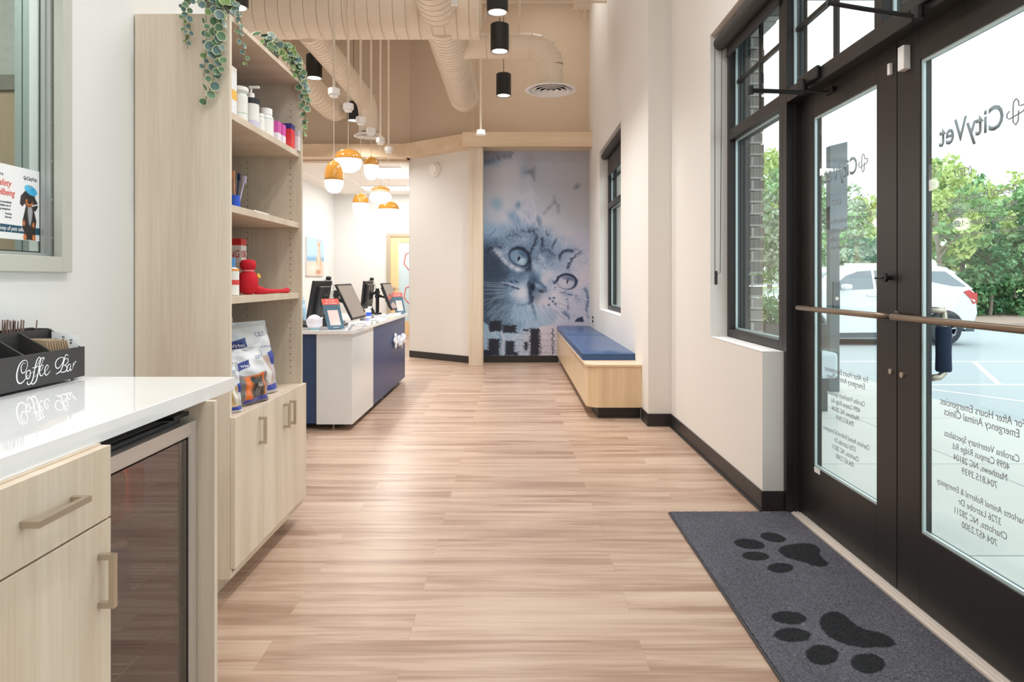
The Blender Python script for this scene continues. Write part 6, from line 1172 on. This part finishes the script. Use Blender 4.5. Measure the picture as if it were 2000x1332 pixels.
m.mi(0); m.box(20.3, 45.85, 2.98, 22.75, 46, 3.2); m.build('awning_cloth', [mat('red_canvas', (220, 80, 66), .7), mat('white_canvas', (240, 236, 232), .7)], ar)
MB().box(20.3, 46, -.15, 24, 49, 3.0).build('shop_wall', mat('pale_shop_wall', (196, 196, 186), .8), ar)
fc = thing('railing', 'white three-rail fence at the far edge of the parking lot', 'fence', (24, 62, -.15)); FW = mat('white_fence_paint', (238, 238, 236), .6)
m = MB()
for z in (.35, .85, 1.28): m.box(12, 62, z - .06, 34, 62.05, z + .06)
m.build('rail', FW, fc)
for k in range(10): MB().box(12 + 2.4 * k, 61.94, -.15, 12.14 + 2.4 * k, 62.1, 1.42).build('post', FW, fc)

def tree(label, x, y, h, r, base, cols, n, seed, cat='tree', name='tree', ls=.16, trunk=True, shape='round', group='trees beyond the parking lot'):
    R1 = np.random.RandomState(seed); o = thing(name, label, cat, (x, y, -.15), group)
    if trunk:
        m = MB().tube([(x, y, -.15), (x + .1, y, h * .35), (x - .05, y, h * .62), (x, y, h * .9)], .1, 8, radii=[.02 * h, .015 * h, .01 * h, .004 * h])
        for k in range(7):
            t = R1.uniform(.3, .8); a = R1.uniform(0, 6.28); m.tube([(x, y, h * t), (x + math.cos(a) * r * .5, y + math.sin(a) * r * .5, h * (t + .12)), (x + math.cos(a) * r * .8, y + math.sin(a) * r * .8, h * (t + .16))], .05, 5, radii=[.008 * h, .004 * h, .001 * h])
        m.build('trunk', mat('pale_bark', (158, 148, 136), .9), o)
    nc = max(8, n // 90); cl = []
    for k in range(nc):
        if shape == 'cone': t = R1.rand(); q = r * (1 - t) ** .8 * (.55 + .45 * R1.rand()); a = R1.uniform(0, 6.28); cl.append((x + q * math.cos(a), y + q * math.sin(a), base + t * (h - base), r * .34 * (1.1 - .7 * t)))
        else:
            d = R1.normal(0, 1, 3); d /= np.linalg.norm(d); q = R1.uniform(.35, 1) ** .6; cl.append((x + d[0] * r * q, y + d[1] * r * q, (base + h) / 2 + d[2] * (h - base) / 2 * q, r * R1.uniform(.2, .34)))
    cl = np.array(cl); idx = R1.randint(0, nc, n); d = R1.normal(0, 1, (n, 3)); d /= np.linalg.norm(d, axis=1, keepdims=True); p = cl[idx, :3] + d * (cl[idx, 3:4] * R1.uniform(.4, 1, (n, 1))) * (1, 1, .75)
    u = R1.normal(0, 1, (n, 3)) + (0, 0, 0); u /= np.linalg.norm(u, axis=1, keepdims=True); v = np.cross(u, R1.normal(0, 1, (n, 3))); v /= np.linalg.norm(v, axis=1, keepdims=True); s_ = ls * R1.uniform(.6, 1.3, (n, 1)); off = np.array((x, y, -.15))
    V_ = np.stack([p - u * s_, p + v * s_ * .55, p + u * s_, p - v * s_ * .55], 1).reshape(-1, 3) - off
    me = bpy.data.meshes.new('foliage'); me.vertices.add(4 * n); me.vertices.foreach_set('co', V_.astype('f').ravel()); me.loops.add(4 * n); me.loops.foreach_set('vertex_index', np.arange(4 * n, dtype='i')); me.polygons.add(n); me.polygons.foreach_set('loop_start', (np.arange(n) * 4).astype('i')); me.polygons.foreach_set('loop_total', np.full(n, 4, 'i'))
    for q in cols: me.materials.append(GRN[q])
    ci = R1.randint(0, len(cols), nc)[idx]; me.polygons.foreach_set('material_index', ci.astype('i')); me.update(calc_edges=True); f = bpy.data.objects.new('foliage', me); COL.objects.link(f); f.parent = o; return o
tree('bright yellow-green tree behind the white fence, seen through the window', 27, 72, 14.5, 5.5, 1.2, (2, 0, 2), 9000, 1, ls=.30)
tree('mid green bushy tree behind the white fence, left of the bright one', 21, 76, 12.5, 5, .8, (0, 1, 2), 7000, 2, ls=.30)
tree('grey-green tree seen through the left door beside the sign post', 21.5, 54, 9.8, 4.2, .8, (4, 0, 4), 9000, 3, ls=.24)
tree('olive green tree low behind the roof of the white car', 27, 54, 8.2, 4.2, .3, (4, 2, 0), 8000, 4, ls=.24)
tree('slim open-branched tree above the car boot, left in the right door', 15.2, 24.5, 5.4, 1.7, 1.8, (0, 2, 0), 2600, 5, ls=.12)
tree('light green open tree in the middle of the right door', 18.0, 27.5, 5.9, 2.2, 1.4, (0, 1, 2), 3800, 6, ls=.14)
tree('green tree with loose crown near the right edge of the right door', 21.2, 29, 5.0, 2.4, .8, (0, 1, 0), 4600, 7, ls=.14)
tree('dense dark evergreen left in the hedge row behind the white car', 17.6, 25.2, 3.3, 1.3, -.1, (3, 1, 3), 6000, 8, ls=.10, shape='cone', name='evergreen')
tree('dense evergreen in the middle of the hedge row', 19.2, 25.6, 3.5, 1.4, -.1, (3, 1, 0), 6500, 9, ls=.10, shape='cone', name='evergreen')
tree('dense evergreen at the right edge of the picture in the hedge row', 20.9, 26.2, 3.8, 1.5, -.1, (1, 3, 0), 6500, 10, ls=.10, shape='cone', name='evergreen')
tree('pale green tree far behind the hedge row', 29, 41, 7.4, 4, .6, (0, 4, 2), 5000, 11, ls=.2)
tree('low mixed shrubs left of the hedge row', 14.8, 30, 3.2, 2.4, -.1, (0, 1, 4), 4500, 12, ls=.13, trunk=False, name='shrub', cat='shrub')
tree('low pale shrubs behind the boot of the car', 16.8, 34, 4.4, 3.2, -.1, (4, 0, 2), 4500, 13, ls=.16, trunk=False, name='shrub', cat='shrub')

# ---------------------------------------------------------------- white car
def car():
    Y0, Wd = 14.06, 1.82; sc = .010548
    def q(px, py): return ((px - CX) * sc, H - (py - CY) * sc)
    o = thing('car', 'white sport utility car parked nose-in outside the glass doors', 'car', (q(1700, 600)[0], Y0 + Wd / 2, -.15)); WP = mat('white_car_paint', (238, 240, 243), .22, coat=.6)
    low = [(1470, 640), (1467, 606), (1470, 592), (1484, 583), (1530, 574), (1590, 565), (1640, 567), (1710, 566), (1790, 563), (1860, 560), (1897, 562), (1907, 570), (1911, 590), (1913, 612), (1908, 626), (1895, 634)]
    # body side profile with wheel arches cut from below
    def archp(cx, r, n=12): return [(cx + r * math.cos(t), 645 - r * math.sin(t)) for t in [math.pi * k / n for k in range(n + 1)]]
    prof = low + [(1889, 645)] + archp(1848, 40) + [(1806, 650)] + [(1620, 652)] + archp(1577, 40) + [(1535, 648), (1500, 650)]
    sect = [(0.0, .10), (.06, .02), (.22, 0), (.78, 0), (.94, .02), (1, .10)]
    P_ = [q(*p) for p in prof]; n = len(P_); cxm = sum(p[0] for p in P_) / n; m = MB(); vs_ = []
    ys_ = [0, .05, .2, Wd - .2, Wd - .05, Wd]; ins = [.045, .012, 0, 0, .012, .045]
    for y, i_ in zip(ys_, ins):
        for (x, z) in P_: vs_.append((x + (cxm - x) * i_ * .5, Y0 + y, z + (.55 - z) * i_ * .9))
    fs = [(k * n + j, k * n + (j + 1) % n, (k + 1) * n + (j + 1) % n, (k + 1) * n + j) for k in range(5) for j in range(n)]
    m.add(vs_, fs + [tuple(range(n)), tuple(range(6 * n - 1, 5 * n - 1, -1))]); m.build('car_body', WP, o)
    cab = [(1588, 566), (1606, 552), (1634, 532), (1660, 523), (1700, 519), (1760, 517), (1814, 517), (1858, 525), (1862, 529), (1897, 563), (1880, 568), (1700, 570)]
    C_ = [q(*p) for p in cab]; n = len(C_); vs_ = []
    zb = q(0, 566)[1]
    for y, k in ((.03, 1), (Wd - .03, -1)):
        for (x, z) in C_: vs_.append((x, Y0 + y + k * max(0, (z - zb)) * .30, z))
    MB().add(vs_, [tuple(range(n)), tuple(range(2 * n - 1, n - 1, -1))] + [(i, (i + 1) % n, n + (i + 1) % n, n + i) for i in range(n)]).build('cabin', WP, o, bevel=.03)
    TG = mat('tinted_car_glass', (126, 138, 148), .12, spec=.7)
    def win_(pts, nm): 
        w_ = []
        for p in pts: x, z = q(*p); w_.append(Vector((x, Y0 + .03 + max(0, z - zb) * .30 - .006, z)))
        MB().slab(w_, (0, -.004, 0)).build(nm, TG, o)
    win_([(1634, 560), (1640, 551), (1658, 538), (1682, 530), (1708, 528), (1708, 564), (1640, 566)], 'side_window'); win_([(1714, 528), (1798, 528), (1800, 541), (1800, 562), (1714, 564)], 'side_window'); win_([(1806, 529), (1854, 530), (1890, 560), (1862, 558), (1830, 551), (1806, 543)], 'quarter_window')
    zt, zl = q(1612, 548), q(1596, 561)
    a_ = [Vector((q(1634, 533)[0], Y0 + .42, q(0, 533)[1] + .012)), Vector((q(1634, 533)[0], Y0 + Wd - .42, q(0, 533)[1] + .012)), Vector((q(1591, 563)[0], Y0 + Wd - .12, q(0, 563)[1] + .012)), Vector((q(1591, 563)[0], Y0 + .12, q(0, 563)[1] + .012))]; MB().slab(a_, (-.01, 0, .008)).build('windshield', TG, o)
    x_, z_ = q(1650, 560); MB().lathe([(0, -.11), (.05, -.10), (.062, -.02), (.05, .09), (0, .11)], (x_, Y0 - .09, z_), 14, 'x').tube([(x_, Y0 - .05, z_ - .02), (x_ + .02, Y0 + .04, z_ - .05)], .02, 6).build('side_mirror', WP, o, smooth=True)
    RL = mat('red_tail_lamp', (206, 52, 52), .2, coat=.5); pts = [(1881, 570), (1893, 566), (1903, 573), (1905, 592), (1901, 594), (1893, 582)]; MB().slab([Vector((q(*p)[0], Y0 + .0, q(*p)[1])) for p in pts], (0, -.012, 0)).box(q(1898, 0)[0], Y0 + .0, q(0, 592)[1], q(1909, 0)[0], Y0 + .28, q(0, 572)[1]).build('tail_lamp', RL, o)
    MB().slab([Vector((q(*p)[0], Y0 - .002, q(*p)[1])) for p in ((1893, 583), (1904, 586), (1903, 591), (1898, 586))], (0, -.014, 0)).build('reverse_lamp', WHITE, o)
    MB().slab([Vector((q(*p)[0], Y0 + .03, q(*p)[1])) for p in ((1470, 595), (1482, 586), (1510, 583), (1500, 592), (1480, 600))], (0, -.03, 0)).build('head_lamp', mat('clear_head_lamp', (150, 156, 164), .1, coat=.8), o)
    DKT = mat('dark_lower_trim', (84, 94, 104), .6); MB().box(q(1622, 0)[0], Y0 + .02, q(0, 660)[1], q(1800, 0)[0], Y0 + Wd - .02, q(0, 646)[1]).box(q(1470, 0)[0], Y0 + .1, q(0, 652)[1], q(1530, 0)[0], Y0 + Wd - .1, q(0, 640)[1]).box(q(1890, 0)[0], Y0 + .08, q(0, 648)[1], q(1908, 0)[0], Y0 + Wd - .08, q(0, 630)[1]).build('lower_trim', DKT, o)
    for px in (1722, 1790): x_, z_ = q(px - 20, 577); MB().box(x_ - .09, Y0 - .022, z_ - .012, x_ + .09, Y0 - .002, z_ + .014).build('door_handle', mat('chrome', (210, 214, 218), .15, .9), o)
    MB().box(q(1712, 0)[0], Y0 - .003, q(0, 640)[1], q(1712, 0)[0] + .012, Y0 + .01, q(0, 569)[1]).build('door_seam', DKT, o)
    m = MB(); m.lathe([(.05, 0), (.08, .02)], (q(1780, 0)[0], Y0 + .3, q(0, 517)[1] - .01), 8); MB().box(q(1668, 0)[0], Y0 + .40, q(0, 521)[1], q(1826, 0)[0], Y0 + .43, q(0, 513)[1]).build('roof_rail', mat('chrome'), o, bevel=.008)
    TR, RM = mat('tyre_rubber', (62, 64, 68), .85), mat('alloy_wheel', (200, 204, 210), .25, .7)
    for px in (1577, 1848):
        for y in (Y0 - .005, Y0 + Wd - .215):
            x_, z_ = q(px, 0)[0], -.15 + .345
            w_ = MB().lathe([(.22, 0), (.30, -.004), (.335, .02), (.345, .06), (.345, .16), (.335, .2), (.30, .22), (.22, .22)], (x_, y, z_), 36, 'y', cap=False).build('wheel', TR, o, smooth=False)
            s_ = y if y < Y0 + 1 else y + .2; m = MB().lathe([(.235, 0), (.24, .012), (.22, .03), (.215, .05)], (x_, s_, z_), 32, 'y', cap=False).lathe([(0, -.002), (.05, 0), (.055, .03)], (x_, s_ + .01, z_), 20, 'y', cap=False)
            for k in range(5):
                a = 2 * math.pi * k / 5 + .3; u_ = Vector((math.cos(a), 0, math.sin(a))); t_ = Vector((-math.sin(a), 0, math.cos(a)))
                for sg_ in (-1, 1): b_ = Vector((x_, s_ + .012, z_)); m.slab([b_ + u_ * .04 + t_ * .012 * sg_, b_ + u_ * .225 + t_ * .034 * sg_, b_ + u_ * .225 + t_ * .062 * sg_, b_ + u_ * .04 + t_ * .032 * sg_], (0, .02, 0))
            m.build('rim', RM, w_); MB().lathe([(0, 0), (.2, 0)], (x_, s_ + .06, z_), 24, 'y').build('brake_disc', mat('dark_brake', (70, 72, 76), .6), w_)
car()
